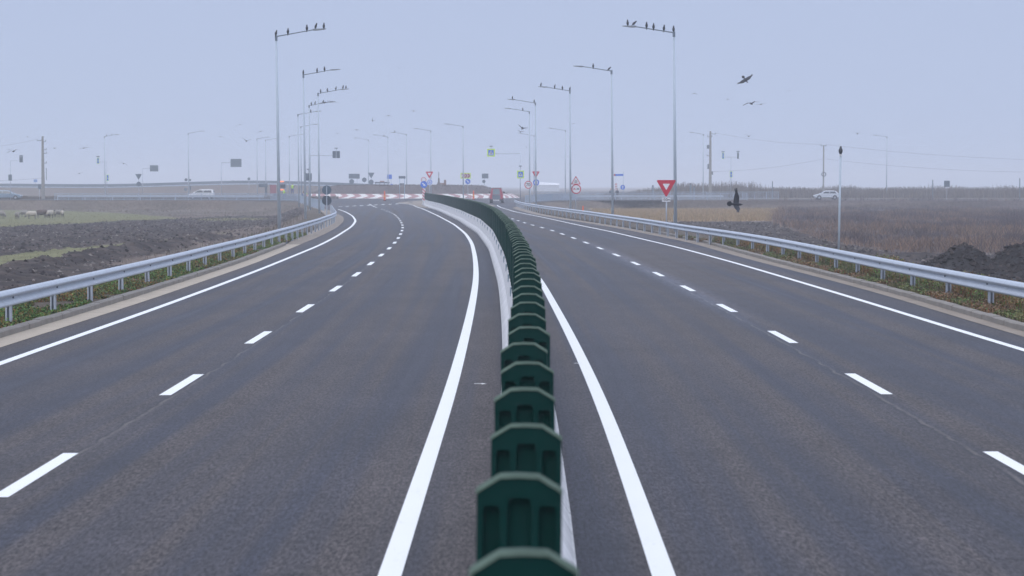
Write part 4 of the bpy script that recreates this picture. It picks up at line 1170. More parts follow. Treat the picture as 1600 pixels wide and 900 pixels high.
s = Sign(346, 430, .45, "pale distant direction board on an arm, right of the lone lamp", top=254, r=.08); s.arm(346, 362, 254, .08); s.rect(369, 254.6, 17, 12.6)
s = Sign(294, 400, .45, "two small dark sign backs crossing the lone left lamp pole", top=279); s.disc(290.8, 281, 2.4); s.rect(296.5, 281.3, 4, 3); s.disc(290, 296, 2.6); s.rect(297.5, 294, 2, 7)
s = Sign(389, 470, .45, "faint small round sign over the far ramp", top=276); s.disc(389, 279.5, 2.3)
s = Sign(55.5, 560, .4, "faint pale blue board above the far ramp at the left", top=280); s.rect(55.5, 282.6, 5.5, 4.4, face=mat("faded_blue", (.15, .3, .62), .5))
# right T sign
s = Sign(1142, 338, .45, "pole with two crossing signs on a crossbar and one below, right field edge", top=245, r=.05)
s.arm(1130, 1153, 245.5); crossing_face(s, 1129.6, 243.5, 3.4, 9.6); s.rect(1152.8, 243, 2.8, 10, material=M_back); crossing_face(s, 1142.3, 272.5, 3.8, 9.6)
beacon(s, 1129.6, 237); beacon(s, 1152.8, 236.5)
s = Sign(1479.5, 345, .45, "dark square sign back beyond the cross road at the right", top=283, r=.035); s.rect(1479.5, 287.2, 9, 9.6)
for px_, t_, lb in ((1207, 283, "thin dark post left of the silver car"), (1457.5, 280.5, "thin dark post left of the square sign back"), (1593.5, 278, "thin dark post at the far right edge"), (1020, 289, "dark stubby post left of the large yield sign"), (1079, 286, "thicker dark stump between the big lamp and power pole"), (1084.5, 290.5, "shorter dark stump beside the thicker one")):
    Y = 357 if px_ > 1100 else 372
    p = at(px_, t_, Y); o = thing("marker_post", (p.x, Y, .4), lb, "post")
    hh = p.z - .4; r_ = .09 if px_ > 1100 else .2
    MB().tube((0, 0, 0), (0, 0, hh * .92), r_, r_ * .8, n=8).build("post", M_dkpole, o); MB().tube((0, 0, hh * .92), (0, 0, hh), r_ * .9, r_ * .3, n=8).build("post_cap", M_blk, o)

# bare post with a crow on its white cap
p = at(1311.5, 243, 105); o = thing("bare_post", (p.x, 105, -.6), "bare steel post with a white cap behind the right guardrail", "post", lean=.013)
hh = p.z + .6
MB().tube((0, 0, -.5), (0, 0, hh), .058, .05, n=12).build("post", M_pole, o, smooth=True); MB().tube((0, 0, hh), (0, 0, hh + .09), .09, .06, n=12).build("post_cap", M_white, o)
c_ = link("crow", SIT[0]); c_.location = (p.x + .013 * hh, 105, p.z + .09); c_.scale = (1.25, 1.2, 1.0); c_.rotation_euler = (0, 0, 2.9)
tag(c_, "black crow hunched on the white cap of the bare post", "crow")

# orange delineators
for px_, py_, lb in ((601, 314, "orange marker figure standing before the chevrons left of the signs"), (740, 312.5, "orange marker figure standing before the chevrons right of the signs"), (911, 330, "small orange stake behind the right guardrail")):
    x, y = onroad(px_, py_) if px_ < 900 else (at(px_, 330, 230).x, 230)
    t = thing("orange_marker", (x, y, float(hr(y)) if px_ < 900 else -.5), lb, "road marker")
    k = 1 if px_ < 900 else .7
    MB().box((0, 0, .06), (.45 * k, .45 * k, .12)).build("base", M_tyre, t)
    MB().tube((0, 0, .1), (0, 0, 1.25 * k), .17 * k, .10 * k, n=10).build("marker_body", M_orange, t); MB().tube((0, 0, 1.22 * k), (0, 0, 1.5 * k), .13 * k, .05 * k, n=8).build("marker_top", M_orange, t)
    MB().tube((0, 0, .62 * k), (0, 0, .78 * k), .152 * k, .142 * k, n=10).build("reflective_band", M_yellow, t)
x, y = onz(1599, 503)
t = thing("orange_marker", (x + .05, y, .12), "red orange plastic scrap in the weeds at the right edge", "scrap"); MB().tube((0, 0, 0), (0, 0, .16), .045, .03, n=8).build("scrap_body", M_orange, t)

# ------------------------------------------------------------------ power poles and wires
def power_pole(px, py, Y, z0, w0, w1, label, arms):
    p = at(px, py, Y); t = thing("power_pole", (p.x, Y, z0), label, "power pole"); H = p.z - z0
    MB().loft([[(-w, -w * .8, z), (w, -w * .8, z), (w, w * .8, z), (-w, w * .8, z)] for w, z in ((w0, -.2), (w1, H))]).build("pole", M_cpole, t)
    for (h, x0, x1) in arms:
        a = MB().box(((x0 + x1) / 2, 0, H - h), (abs(x1 - x0), .12, .1)).build("crossarm", M_dkpole, t)
        for x in (x0, x1): MB().tube((x, 0, H - h), (x, 0, H - h + .28), .06, .04, n=6).build("insulator", M_back, a)
    return t, p
t1, p1 = power_pole(66.5, 213, 352, .4, .27, .15, "tall tapering concrete power pole at the far left with brackets", [(.7, -.9, 0), (.9, 0, .5), (2.2, 0, .6), (2.8, 0, .6), (4.4, .0, .6)])
MB().loft([[(.5, 0, z), (.58, 0, z), (.58, .1, z), (.5, .1, z)] for z in (3.2, 5.2)]).build("cable_pipe", M_dkpole, t1)
t2, p2 = power_pole(1110, 205, 392, .4, .28, .16, "tall tapering concrete power pole with switchgear in the right background", [(.5, -.1, .95), (1.0, -.5, .3), (4.5, -.6, .2)])
MB().box((-.4, 0, 9.4), (.45, .4, .7)).build("switch_box", M_back, t2); MB().box((-.35, 0, 5.8), (.3, .3, .9)).build("switch_box", M_back, t2); MB().box((.35, 0, 4.6), (.3, .3, .6)).build("meter_box", M_back, t2)
t3, p3 = power_pole(1287, 227, 378, .4, .12, .10, "slim power pole behind the silver car", [(.1, -.45, .45)])
MB().ringprism(circ(.05, 4.3, .42, 16), circ(.05, 4.3, .3, 16), -.15, .15).build("cable_coil", M_dkpole, t3)
def wire(a, c, sag, label):
    a, c = Vector(a), Vector(c); b = MB(); n = 16; P = []
    for k in range(n + 1):
        t = k / n; p = a.lerp(c, t); p.z -= sag * 4 * t * (1 - t); P.append(p - a)
    for q, w in zip(P, P[1:]): b.tube(q, w, .013, n=5, caps=False)
    o = b.build("power_line", M_wire); o.location = a; tag(o, label, "wire")
wire(p1 + Vector((-.9, 0, -.4)), at(-25, 229.5, 352), .3, "upper overhead wire leaving the far left power pole")
wire(at(66, 278, 352), at(-25, 283, 352), .1, "lower overhead wire at the far left power pole")
wire(p2 + Vector((.95, 0, -.3)), p3 + Vector((-.3, 0, .15)), .45, "upper overhead wire between the two right power poles")
wire(p3 + Vector((.3, 0, .15)), at(1640, 250, 378), .5, "upper overhead wire running off to the right edge")
wire(at(1112, 268, 392), at(1287, 248, 378), .5, "lower overhead wire between the two right power poles")
wire(at(1287, 248, 378), at(1640, 269, 378), .6, "lower overhead wire running off to the right edge")

# ------------------------------------------------------------------ vehicles
def car(loc, rz, label, paint, L=4.0, W=1.68, Hh=1.45, style="hatch", name="parked_car"):
    t = thing(name, loc, label, "car", rz=rz)
    # side profile in x (length) / z, nose at -x
    a = L / 2
    if style == "hatch":
        low = [(-a, .32), (-a, .58), (-a + .12, .72), (-a + .95, .92), (a - .12, .98), (a, .80), (a, .32)]
        cab = [(-a + .90, .90), (-a + 1.65, Hh - .10), (-a + 2.0, Hh - .02), (a - 1.1, Hh), (a - .55, Hh - .08), (a - .10, .97)]
    elif style == "estate":
        low = [(-a, .32), (-a, .62), (-a + .15, .76), (-a + 1.15, .95), (a - .08, 1.0), (a, .8), (a, .32)]
        cab = [(-a + 1.1, .93), (-a + 1.85, Hh - .06), (-a + 2.2, Hh), (a - .6, Hh), (a - .3, Hh - .06), (a - .05, .99)]
    elif style == "mpv":
        low = [(-a, .34), (-a, .7), (-a + .15, .85), (-a + .7, 1.02), (a - .06, 1.08), (a, .8), (a, .34)]
        cab = [(-a + .62, 1.0), (-a + 1.6, Hh - .10), (-a + 2.1, Hh), (a - .5, Hh), (a - .18, Hh - .12), (a - .03, 1.07)]
    def shell(pts, w0, w1, zt):
        top = max(z for x, z in pts); bot = min(z for x, z in pts); rings = []
        for s_, k in ((-1, 1), (-.93, .98), (.93, .98), (1, 1)): rings.append((s_, k))
        out = []
        for s_ in (-1.0, -.9, .9, 1.0):
            ring = []
            for x, z in pts:
                f = (z - bot) / max(.01, top - bot); w = (w0 * (1 - f) + w1 * f) / 2
                e = .97 if abs(s_) == 1 else 1.0
                cz = (bot + top) / 2
                ring.append((x * (1 if abs(s_) < 1 else .985), s_ * w, cz + (z - cz) * e))
            out.append(ring)
        return out
    b = MB(); b.loft(shell(low, W, W * .97, 1)); body = b.build("body", paint, t)
    b = MB(); b.loft(shell(cab, W * .96, W * .78, 1)); roof = b.build("cabin", paint, t)
    zb, zt = .98 if style != "mpv" else 1.07, Hh - .16
    x0, x1 = cab[0][0] + .28, cab[-1][0] - .28
    mid = (x0 + x1) / 2 + .05
    fx = lambda z: cab[0][0] + (cab[1][0] - cab[0][0]) * (z - cab[0][1]) / (cab[1][1] - cab[0][1])
    rxx = lambda z: cab[-1][0] + (cab[-2][0] - cab[-1][0]) * (z - cab[-1][1]) / (cab[-2][1] - cab[-1][1])
    hw = lambda z: (W * .96 + (W * .78 - W * .96) * (z - cab[0][1]) / (Hh - cab[0][1])) / 2 + .006
    for sgn in (-1, 1):
        for (xa_b, xa_t, xb_b, xb_t) in ((fx(zb) + .22, fx(zt) + .14, mid - .04, mid - .04), (mid + .04, mid + .04, rxx(zb) - .32, rxx(zt) - .24)):
            g = MB(); y0, y1 = sgn * hw(zb), sgn * hw(zt)
            g.loft([[(xa_b, y0, zb), (xb_b, y0, zb), (xb_t, y1, zt), (xa_t, y1, zt)], [(xa_b, y0 - sgn * .03, zb), (xb_b, y0 - sgn * .03, zb), (xb_t, y1 - sgn * .03, zt), (xa_t, y1 - sgn * .03, zt)]])
            g.build("side_window", M_glass, t)
    for nm, f, sg in (("windscreen", fx, -1), ("rear_window", rxx, 1)):
        g = MB(); g.loft([[(f(zb) + sg * d, -W * .40, zb), (f(zb) + sg * d, W * .40, zb), (f(zt) + sg * d, W * .34, zt), (f(zt) + sg * d, -W * .34, zt)] for d in (.008, -.03)]); g.build(nm, M_glass, t)
    wx = (-a + .75, a - .72)
    for x in wx:
        for sg in (-1, 1):
            ar = MB(); ar.tube((x, sg * (W / 2 - .17), .33), (x, sg * (W / 2 + .004), .33), .36, n=20); ar.build("wheel_arch", M_blk, t)
            wh = MB(); wh.tube((x, sg * (W / 2 - .16), .30), (x, sg * (W / 2 + .02), .30), .30, n=22); w_ = wh.build("tyre", M_tyre, t)
            MB().tube((x, sg * (W / 2 + .005), .30), (x, sg * (W / 2 + .035), .30), .20, .17, n=16).build("rim", M_rim, w_)
    for sg in (-1, 1):
        MB().box((-a - .003, sg * W * .36, .64), (.06, .34, .14)).build("headlight", M_white, t); MB().box((a - .01, sg * W * .41, .80), (.06, .18, .22)).build("tail_light", M_red, t)
        MB().box((fx(zb) + .30, sg * (W / 2 + .06), zb + .03), (.12, .14, .12)).build("mirror", paint, t)
    MB().box((0, 0, .27), (L * .92, W * .9, .12)).build("sill", M_blk, t)
    MB().box((-a + .0, 0, .42), (.08, W * .6, .14)).build("grille", M_blk, t)
    return t
silver = mat("silver_paint", (.62, .64, .67), .3, .3, noise=.03); grey = mat("grey_car_paint", (.20, .27, .34), .3, .2, noise=.03); whitep = mat("white_car_paint", (.8, .8, .8), .3, noise=.02)
p = at(1291, 300, 346); car((p.x, 346, .462), 0, "silver hatchback driving along the cross road at the right", silver, name="car")
p = at(11, 300, 345); car((p.x, 345, .462), math.pi, "grey estate car cut by the left edge behind a sign pole", grey, 4.6, 1.75, 1.5, "estate", name="car")
p = at(315, 300, 342); car((p.x, 342, .50), 0, "white car with only its roof and windows above the left railing", whitep, 4.1, 1.7, 1.6, "mpv", name="car")

# red vehicle leaving towards the roundabout
redp = mat("red_vehicle_paint", (.42, .04, .07), .45, noise=.1)
x, y = onroad(775.5, 317.2)
t = thing("utility_vehicle", (x, y, float(hr(y))), "red utility vehicle seen from behind beyond the end of the median", "vehicle", rz=-.05)
b = MB(); b.loft([[(-w, yy, .45), (w, yy, .45), (w * .97, yy, 1.15), (w * .72, yy, 2.05), (-w * .72, yy, 2.05), (-w * .97, yy, 1.15)] for yy, w in ((0, .90), (1.6, .90))]); b.build("cab", redp, t)
MB().loft([[(-.52, yy, 1.18), (.52, yy, 1.18), (.45, yy, 1.96), (-.45, yy, 1.96)] for yy in (-.02, .05)]).build("rear_window", mat("hazy_glass", (.20, .26, .28), .15), t)
MB().box((0, -.02, .82), (1.10, .06, .62)).build("tailgate", M_back, t)
MB().box((0, .8, 2.10), (1.32, 1.7, .08)).build("roof", mat("olive_roof", (.20, .20, .15), .6), t)
MB().box((0, 2.2, .85), (1.5, 1.3, .75)).build("bonnet", redp, t)
MB().box((0, -.06, .42), (1.86, .16, .24)).build("bumper", M_blk, t); MB().box((0, -.15, .40), (.9, .03, .12)).build("number_plate", M_white, t)
for sx in (-1, 1):
    for yy in (.35, 2.2):
        w_ = MB().tube((sx * .62, yy, .36), (sx * .94, yy, .36), .36, n=18).build("tyre", M_tyre, t); MB().tube((sx * .93, yy, .36), (sx * .96, yy, .36), .2, n=12).build("rim", M_rim, w_)
    MB().box((sx * .80, -.015, .95), (.12, .05, .3)).build("tail_light", M_red, t); MB().box((sx * 1.02, 1.3, 1.45), (.18, .06, .24)).build("mirror", M_blk, t)

# roadworks lorry on the left, behind the railing
t = thing("roadworks_lorry", (at(436, 300, 372).x, 372, .45), "grey and red roadworks lorry with orange warning lights at the left", "lorry", rz=.15)
MB().box((.5, 0, 1.9), (1.5, 2.2, 1.5), taper=.93).build("cab", mat("lorry_grey", (.25, .31, .38), .5), t)
MB().box((.5, -1.10, 2.15), (1.1, .05, .6)).build("windscreen", M_glass, t)
MB().box((-1.0, 1.2, 1.6), (1.0, 3.5, 1.6)).build("cargo_box", mat("lorry_red", (.35, .12, .14), .6), t); MB().box((.2, 1.8, .75), (2.2, 4.6, .25)).build("chassis", M_blk, t)
for q, z in ((.4, 2.95), (.45, 1.55)):
    MB().box((q, -1.15, z), (.85, .16, .2)).build("warning_light", mat("lit_orange", (.8, .2, .05), .4, emis=(1.3, .32, .12)), t)
MB().tube((.1, 0, 2.7), (.1, 0, 3.5), .22, .1, n=8).build("exhaust", M_dkpole, t)
for sx in (-.7, 1.0):
    for yy in (-.5, 2.6): MB().tube((sx - .15, yy, .48), (sx + .15, yy, .48), .48, n=16).build("tyre", M_tyre, t)
MB().box((-2.7, 1.5, 2.3), (1.5, 1.5, .6)).build("loader_bucket", M_back, t); MB().box((-2.2, 1.5, 1.5), (.4, .4, 2.0)).build("loader_arm", M_dkpole, t)

# steel frame standing on the mound, shelter, far hall
t = thing("steel_frame", (at(688, 290, 430).x, 430, .45), "rusty machine frame with a thin mast showing over the mound", "machine")
MB().loft([[(-.5*k-.3, -.3, z), (.5*k-.3, -.3, z), (.5*k-.3, .3, z), (-.5*k-.3, .3, z)] for k, z in ((.8, 0), (.8, 2.4), (.35, 3.0), (.3, 3.7), (.12, 3.8), (.1, 5.0))]).build("mast", mat("rusty_dark", (.13, .10, .09), .8), t)
MB().box((.95, 0, 1.7), (.45, .5, 3.4)).build("column", mat("rusty_brown", (.22, .12, .09), .8), t); MB().box((.35, 0, 2.6), (1.0, .4, .35)).build("crossbeam", mat("rusty_brown", (.22, .12, .09), .8), t)
t = thing("bus_shelter", (at(597, 290, 432).x, 432, .45), "open bus shelter frame behind the mound", "shelter")
for x in (-1.3, -.45, .45, 1.3): MB().box((x, 0, 1.35), (.12, .12, 2.7)).build("column", M_dkpole, t)
MB().box((0, .4, 2.85), (2.9, 1.8, .28)).build("roof", M_back, t); MB().box((0, .1, 3.05), (.9, .2, .3)).build("roof_box", mat("shelter_sign", (.4, .2, .15), .6), t)
MB().box((0, .9, 1.5), (2.6, .04, 2.0)).build("back_panel", mat("shelter_glass", (.35, .42, .5), .2), t)
t = thing("hall", (at(853, 290, 900).x, 900, .3), "long low white hall far off behind the right lamps", "building")
MB().box((0, 0, 1.3), (11, 8, 2.6)).build("wall", mat("hall_wall", (.55, .57, .6), .7), t)
MB().loft([[(-5.6, -4.3, 2.6), (-5.6, 4.3, 2.6), (-5.6, 3, 4.0), (-5.6, -3, 4.0)], [(5.6, -4.3, 2.6), (5.6, 4.3, 2.6), (5.6, 3, 3.4), (5.6, -3, 3.4)]]).build("roof", mat("hall_roof", (.85, .85, .87), .5), t)

# ------------------------------------------------------------------ roadworkers
SKIN = mat("skin", (.45, .27, .2), .6); HIVIS = mat("hi_vis_yellow", (.55, .85, .10), .6); JEANS = mat("blue_trousers", (.06, .11, .28), .8); DARKJ = mat("dark_jacket", (.04, .05, .07), .8)
def person(loc, rz, bend, label, vest=HIVIS, trousers=JEANS, hat=M_blk, scale=1.0, arms=0.3):
    t = thing("person", loc, label, "person", rz=rz); t.scale = (scale,) * 3
    cb, sb = math.cos(bend), math.sin(bend)
    hip = Vector((0, 0, .93))
    def up(d, x=0, f=0): return hip + Vector((x, -sb * d - cb * f, cb * d - sb * f))
    V = []; E = []; Rd = []
    def v(p, r, par=None):
        V.append(tuple(p)); Rd.append(r)
        if par is not None: E.append((par, len(V) - 1))
        return len(V) - 1
    pel = v(hip, .13); ab = v(up(.2), .125, pel); ch = v(up(.42), .15, ab); nk = v(up(.56), .06, ch); hd = v(up(.66, 0, .01), .085, nk); cr = v(up(.79, 0, .0), .075, hd)
    fc = v(up(.70, 0, .085), .02, hd)
    for s in (-1, 1):
        th_ = v(hip + Vector((s * .10, 0, -.08)), .09, pel); kn = v(hip + Vector((s * .13, -.04 - bend * .1, -.46)), .065, th_); an = v(Vector((s * .14, .02, .09)), .045, kn); v(Vector((s * .15, -.14, .05)), .04, an)
        sh = v(up(.47, s * .19), .06, ch); el = v(up(.47, s * .26) + Vector((0, -arms * .25, -.28)), .045, sh); wr_ = v(Vector(V[el]) + Vector((-s * .03, -arms * .6, -.20 + arms * .1)), .032, el)
        pm = v(Vector(V[wr_]) + Vector((0, -.03, -.06)), .03, wr_)
        for k in range(4): f1 = v(Vector(V[pm]) + Vector((-.03 + k * .02, -.015, -.05 + .005 * abs(k - 1.5))), .009, pm); v(Vector(V[f1]) + Vector((0, .012, -.035)), .008, f1)
        th1 = v(Vector(V[wr_]) + Vector((-s * .035, -.035, -.04)), .01, wr_); v(Vector(V[th1]) + Vector((0, -.01, -.03)), .009, th1)
    me = bpy.data.meshes.new("body"); me.from_pydata(V, E, []); me.materials.append(SKIN)
    o = link("body", me, t)
    md = o.modifiers.new("Skin", 'SKIN'); md.use_smooth_shade = True
    sv = me.skin_vertices[0].data if me.skin_vertices else None
    if sv is None:
        bm = bmesh.new(); bm.from_mesh(me); bm.verts.layers.skin.verify(); bm.to_mesh(me); bm.free(); sv = me.skin_vertices[0].data
    for i, r in enumerate(Rd): sv[i].radius = (r, r)
    sv[0].use_root = True
    o.modifiers.new("Sub", 'SUBSURF').levels = 1
    ring = lambda c, rx, ry: [Vector(c) + Vector((rx * math.cos(2*math.pi*k/14), ry * math.sin(2*math.pi*k/14) * cb, ry * math.sin(2*math.pi*k/14) * -sb)) for k in range(14)]
    MB().loft([ring(up(-.06), .18, .15), ring(up(.1), .17, .145), ring(up(.35), .2, .165), ring(up(.50), .19, .13), ring(up(.56), .09, .08)]).build("jacket", vest, t, smooth=True)
    b = MB(); b2 = MB()
    for s in (-1, 1):
        b.tube(hip + Vector((s * .09, 0, .02)), hip + Vector((s * .13, -.04 - bend * .1, -.46)), .115, .085, n=12); b.tube(hip + Vector((s * .13, -.04 - bend * .1, -.46)), Vector((s * .14, .02, .10)), .087, .068, n=12)
        b2.loft([[(s*.145 + w*math.cos(a), yy + h*.0, max(.0, .05 + h * math.sin(a))) for a in np.linspace(0, 2*math.pi, 9)[:-1]] for yy, w, h in ((.09, .05, .05), (0, .055, .09), (-.12, .05, .05), (-.18, .03, .04))])
    b.build("trousers", trousers, t, smooth=True); b2.build("shoes", M_blk, t)
    for s in (-1, 1):
        sh = up(.47, s * .19); el = up(.47, s * .26) + Vector((0, -arms * .25, -.28)); wr_ = el + Vector((-s * .03, -arms * .6, -.20 + arms * .1))
        MB().tube(sh, el, .075, .06, n=10).tube(el, wr_, .06, .045, n=10).build("sleeve", vest if vest is HIVIS and s > 0 else DARKJ, t, smooth=True)
    hc = up(.76, 0, .0)
    MB().loft([[hc + Vector((r_ * math.cos(2*math.pi*k/14), r_ * math.sin(2*math.pi*k/14), z)) for k in range(14)] for z, r_ in ((-.02, .105), (.02, .108), (.06, .09), (.09, .05), (.1, .01))]).build("hat", hat, t, smooth=True)
    return t
p = at(444, 303, 352); person((p.x, 352, .46), -1.2, .05, "person in a yellow vest and blue trousers standing by the railing in profile")
p = at(472.5, 304, 352); person((p.x, 352, .46), 1.2, .75, "person in a bright yellow jacket bending over the chevron kerb", arms=.6)
p = at(457, 290, 372); person((p.x, 372, 1.3), math.pi, .0, "person in a yellow vest standing higher up, seen from behind, arms out", arms=.8)
pl = thing("spoil_heap", (p.x + .5, 372.6, .44), "grey heap of material under the person standing higher up", "heap")
MB().loft([[(rx_ * math.cos(2*math.pi*k/16) * (1 + .12 * math.sin(k * 2.3)), ry_ * math.sin(2*math.pi*k/16), z) for k in range(16)] for z, rx_, ry_ in ((0, 2.6, 1.8), (.35, 1.9, 1.5), (.7, 1.1, 1.0), (.86, .5, .75))]).build("heap_body", mat("spoil", (.20, .18, .18), .9), pl)
p = at(954.5, 310, 343); person((p.x, 343, .46), .2, .05, "person with an amber cap just left of the second right lamp", vest=mat("slate_jacket", (.12, .16, .2), .8), trousers=DARKJ, hat=M_yellow)
p = at(964.5, 310, 344); person((p.x, 344, .46), -.3, .05, "person in dark clothes just right of the second right lamp", vest=DARKJ, trousers=DARKJ, hat=M_blk)

# ------------------------------------------------------------------ sheep
WOOL = mat("cream_wool", (.50, .44, .36), .95, noise=.25, scale=14, bump=.6); WOOLD = mat("brown_wool", (.12, .085, .07), .95, noise=.25, scale=14, bump=.6); FACE = mat("sheep_face", (.12, .10, .09), .8); WOOLG = mat("greyish_wool", (.27, .24, .21), .95, noise=.25, scale=14, bump=.6)
def sheep_mesh(wool, head_down=True):
    b = MB()
    def ring(x, z, ry, rz_): return [(x, ry * math.cos(2*math.pi*k/12) * (1 + .06 * math.sin(k * 3 + x * 9)), z + rz_ * math.sin(2*math.pi*k/12) * (1 + .05 * math.cos(k * 4))) for k in range(12)]
    b.loft([ring(.52, .60, .05, .06), ring(.48, .60, .18, .20), ring(.32, .60, .235, .255), ring(.05, .58, .25, .27), ring(-.22, .60, .235, .26), ring(-.42, .64, .17, .21), ring(-.52, .66, .11, .13)])
    h = Vector((-.50, 0, .66)); e_ = Vector((-.78, 0, .22)) if head_down else Vector((-.78, 0, .86))
    d = (e_ - h)
    def r2(c, r, q): u = Vector((0, 1, 0)); w = d.normalized().cross(u); return [c + u * r * math.cos(2*math.pi*k/10) + w * q * math.sin(2*math.pi*k/10) for k in range(10)]
    b.loft([r2(h - d * .15, .13, .14), r2(h + d * .3, .10, .12), r2(h + d * .6, .085, .10)])
    b.cur = 1
    b.loft([r2(h + d * .58, .07, .085), r2(h + d * .8, .07, .08), r2(h + d * 1.0, .05, .055), r2(h + d * 1.1, .025, .03)])
    q = h + d * .68
    for s in (-1, 1): b.tube(q + Vector((0, s * .05, .04)), q + Vector((.03, s * .17, .02)), .03, .012, n=6)
    for x, s in ((-.32, -1), (-.34, 1), (.34, -1), (.32, 1)):
        k = .03 if x > 0 else -.01
        b.tube((x, s * .13, .42), (x + k, s * .13, .22), .055, .034, n=8); b.tube((x + k, s * .13, .23), (x, s * .13, 0), .032, .024, n=8)
    b.cur = 0; b.tube((.5, 0, .64), (.60, 0, .42), .035, .02, n=6)
    return b.mesh("sheep", [wool, FACE], smooth=True)
SM = {"c": sheep_mesh(WOOL), "d": sheep_mesh(WOOLD), "g": sheep_mesh(WOOLG), "u": sheep_mesh(WOOL, False)}
flock = [(1, 341.5, "g", 2.6, 1.0, "sheep cut by the left edge of the pasture"), (27, 343, "g", 2.0, .95, "dark faced sheep grazing left of the pair, head to the right"), (38, 338.5, "g", .6, .85, "greyish sheep behind the cream one, half hidden"),
         (50, 342, "c", .35, .98, "large cream sheep grazing, head to the left"), (65, 341, "d", 3.7, 1.12, "dark brown sheep, the tallest of the flock"), (78, 340.5, "c", 1.3, 1.05, "cream sheep facing the road, right of the brown one"),
         (84, 340, "u", 1.9, 1.0, "cream sheep with its head up in the right bunch"), (91.5, 339.5, "g", 1.2, 1.0, "greyish sheep in the right bunch, second from its end"), (97.5, 339.5, "c", 1.8, .95, "rightmost sheep of the flock")]
for px_, py_, kd, rz_, k, lb in flock:
    z = -.9
    for _ in range(6):
        x, y = onz(px_, py_, z); z = float(terr(x, y))
    o = link("sheep", SM[kd]); o.location = (x, y, z); o.rotation_euler = (0, 0, rz_); o.scale = (k, k, k); tag(o, lb, "sheep", "sheep grazing in the left pasture")

# ------------------------------------------------------------------ vegetation
def blades(name, P, H, Wd, C, lean=.35, label=None, mat_=leaf_m, seg=1):
    """P (n,3) foot points, H heights, Wd widths, C (n,3) colours: one leaning blade each"""
    n = len(P); a = npr.uniform(0, 2 * math.pi, n); la_ = npr.uniform(0, lean, n) * H; b_ = npr.uniform(0, 2 * math.pi, n)
    dx, dy = np.cos(a) * Wd / 2, np.sin(a) * Wd / 2
    lx_, ly_ = np.cos(b_) * la_, np.sin(b_) * la_
    v = np.zeros((n, 4, 3))
    v[:, 0] = P + np.stack([-dx, -dy, 0 * dx], 1); v[:, 1] = P + np.stack([dx, dy, 0 * dx], 1)
    top = P + np.stack([lx_, ly_, H], 1)
    v[:, 2] = top + np.stack([dx * .35, dy * .35, 0 * dx], 1); v[:, 3] = top - np.stack([dx * .35, dy * .35, 0 * dx], 1)
    q = np.arange(n * 4).reshape(n, 4)
    o = quads_obj(name, v.reshape(-1, 3), q, mat_, col=np.repeat(C, 4, 0), kind="stuff")
    if label: tag(o, label, "vegetation")
    return o
def leaves(P, S, C):
    n = len(P); nrm = npr.normal(size=(n, 3)); nrm[:, 2] = np.abs(nrm[:, 2]) + .4; nrm /= np.linalg.norm(nrm, axis=1)[:, None]
    r = npr.normal(size=(n, 3)); u = np.cross(nrm, r); u /= np.linalg.norm(u, axis=1)[:, None]; w = np.cross(nrm, u)
    v = np.zeros((n, 4, 3)); S = S[:, None]
    v[:, 0] = P - u * S * .5; v[:, 1] = P - w * S * .28; v[:, 2] = P + u * S * .5; v[:, 3] = P + w * S * .28
    return v.reshape(-1, 3), np.arange(n * 4).reshape(n, 4), np.repeat(C, 4, 0)
def pick(cols, wts, n):
    i = npr.choice(len(cols), n, p=np.array(wts) / sum(wts)); c = np.array(cols)[i] * npr.uniform(.7, 1.3, (n, 1)); return c
def weeds(name, fa, fb, y0, y1, n, hmax, cols, wts, label, hscale=None):
    # density falls off with distance, in patches
    y = y0 + (y1 - y0) * npr.uniform(0, 1, n) ** 1.35; t = npr.uniform(0, 1, n)
    x = fa(y) * (1 - t) + fb(y) * t
    keep = fbm(x * .9, y * .5, 3, 91) > (.34 + .16 * np.clip((y - y0) / (y1 - y0), 0, 1)); x, y, t = x[keep], y[keep], t[keep]
    n = len(x); patch = fbm(x * 1.3, y * .7, 3, 95); h = hmax * (.25 + .95 * patch) * npr.uniform(.5, 1.1, n)
    if hscale: h = h * hscale(t)
    z0 = hr(y) + hv(y)
    C = pick(cols, wts, n)
    hue = fbm(x * .8 + 40, y * .45, 3, 99)
    b = blades(name, np.stack([x, y, z0 - .02], 1), h, npr.uniform(.008, .02, n), np.where((hue > .5)[:, None], C, C[:, [0, 1, 2]] * np.array([1.25, .9, .7])), .4, label)
    k = 2
    Pl = np.stack([np.repeat(x, k) + npr.normal(0, .035, n * k), np.repeat(y, k) + npr.normal(0, .035, n * k), np.repeat(z0, k) + np.repeat(h, k) * npr.uniform(.15, 1.0, n * k)], 1)
    lc = pick(cols, wts, n * k)
    g = np.repeat(hue, k) > .47
    lc = np.where(g[:, None], lc * np.array([.75, 1.15, .8]), lc)
    v, q, c = leaves(Pl, npr.uniform(.03, .075, n * k), lc)
    o = quads_obj(name, v, q, leaf_m, col=c, kind="stuff"); tag(o, label.replace("stems", "leaves"), "vegetation")
GRN = [(.095, .135, .045), (.19, .23, .075), (.055, .080, .035), (.32, .15, .06), (.26, .11, .045), (.22, .18, .08), (.05, .045, .03)]
weeds("weeds", lambda y: rail_left(y) - .02, lambda y: rail_left(y) - 2.0, 12, 118, 72000, .20, GRN, [3.2, 2.2, 2.4, 1.5, 1.0, 1.4, .8], "low green and rusty weed stems under the left guardrail")
weeds("weeds", lambda y: rail_right(y) + .10, lambda y: rail_right(y) + 1.9, 12, 100, 100000, .46, [(.10, .16, .045), (.20, .27, .08), (.27, .17, .095), (.20, .13, .075), (.10, .07, .045), (.34, .25, .15)], [1.7, 1.3, 2, 2, 1.5, 1.2], "taller brown and green weed stems under the right guardrail")

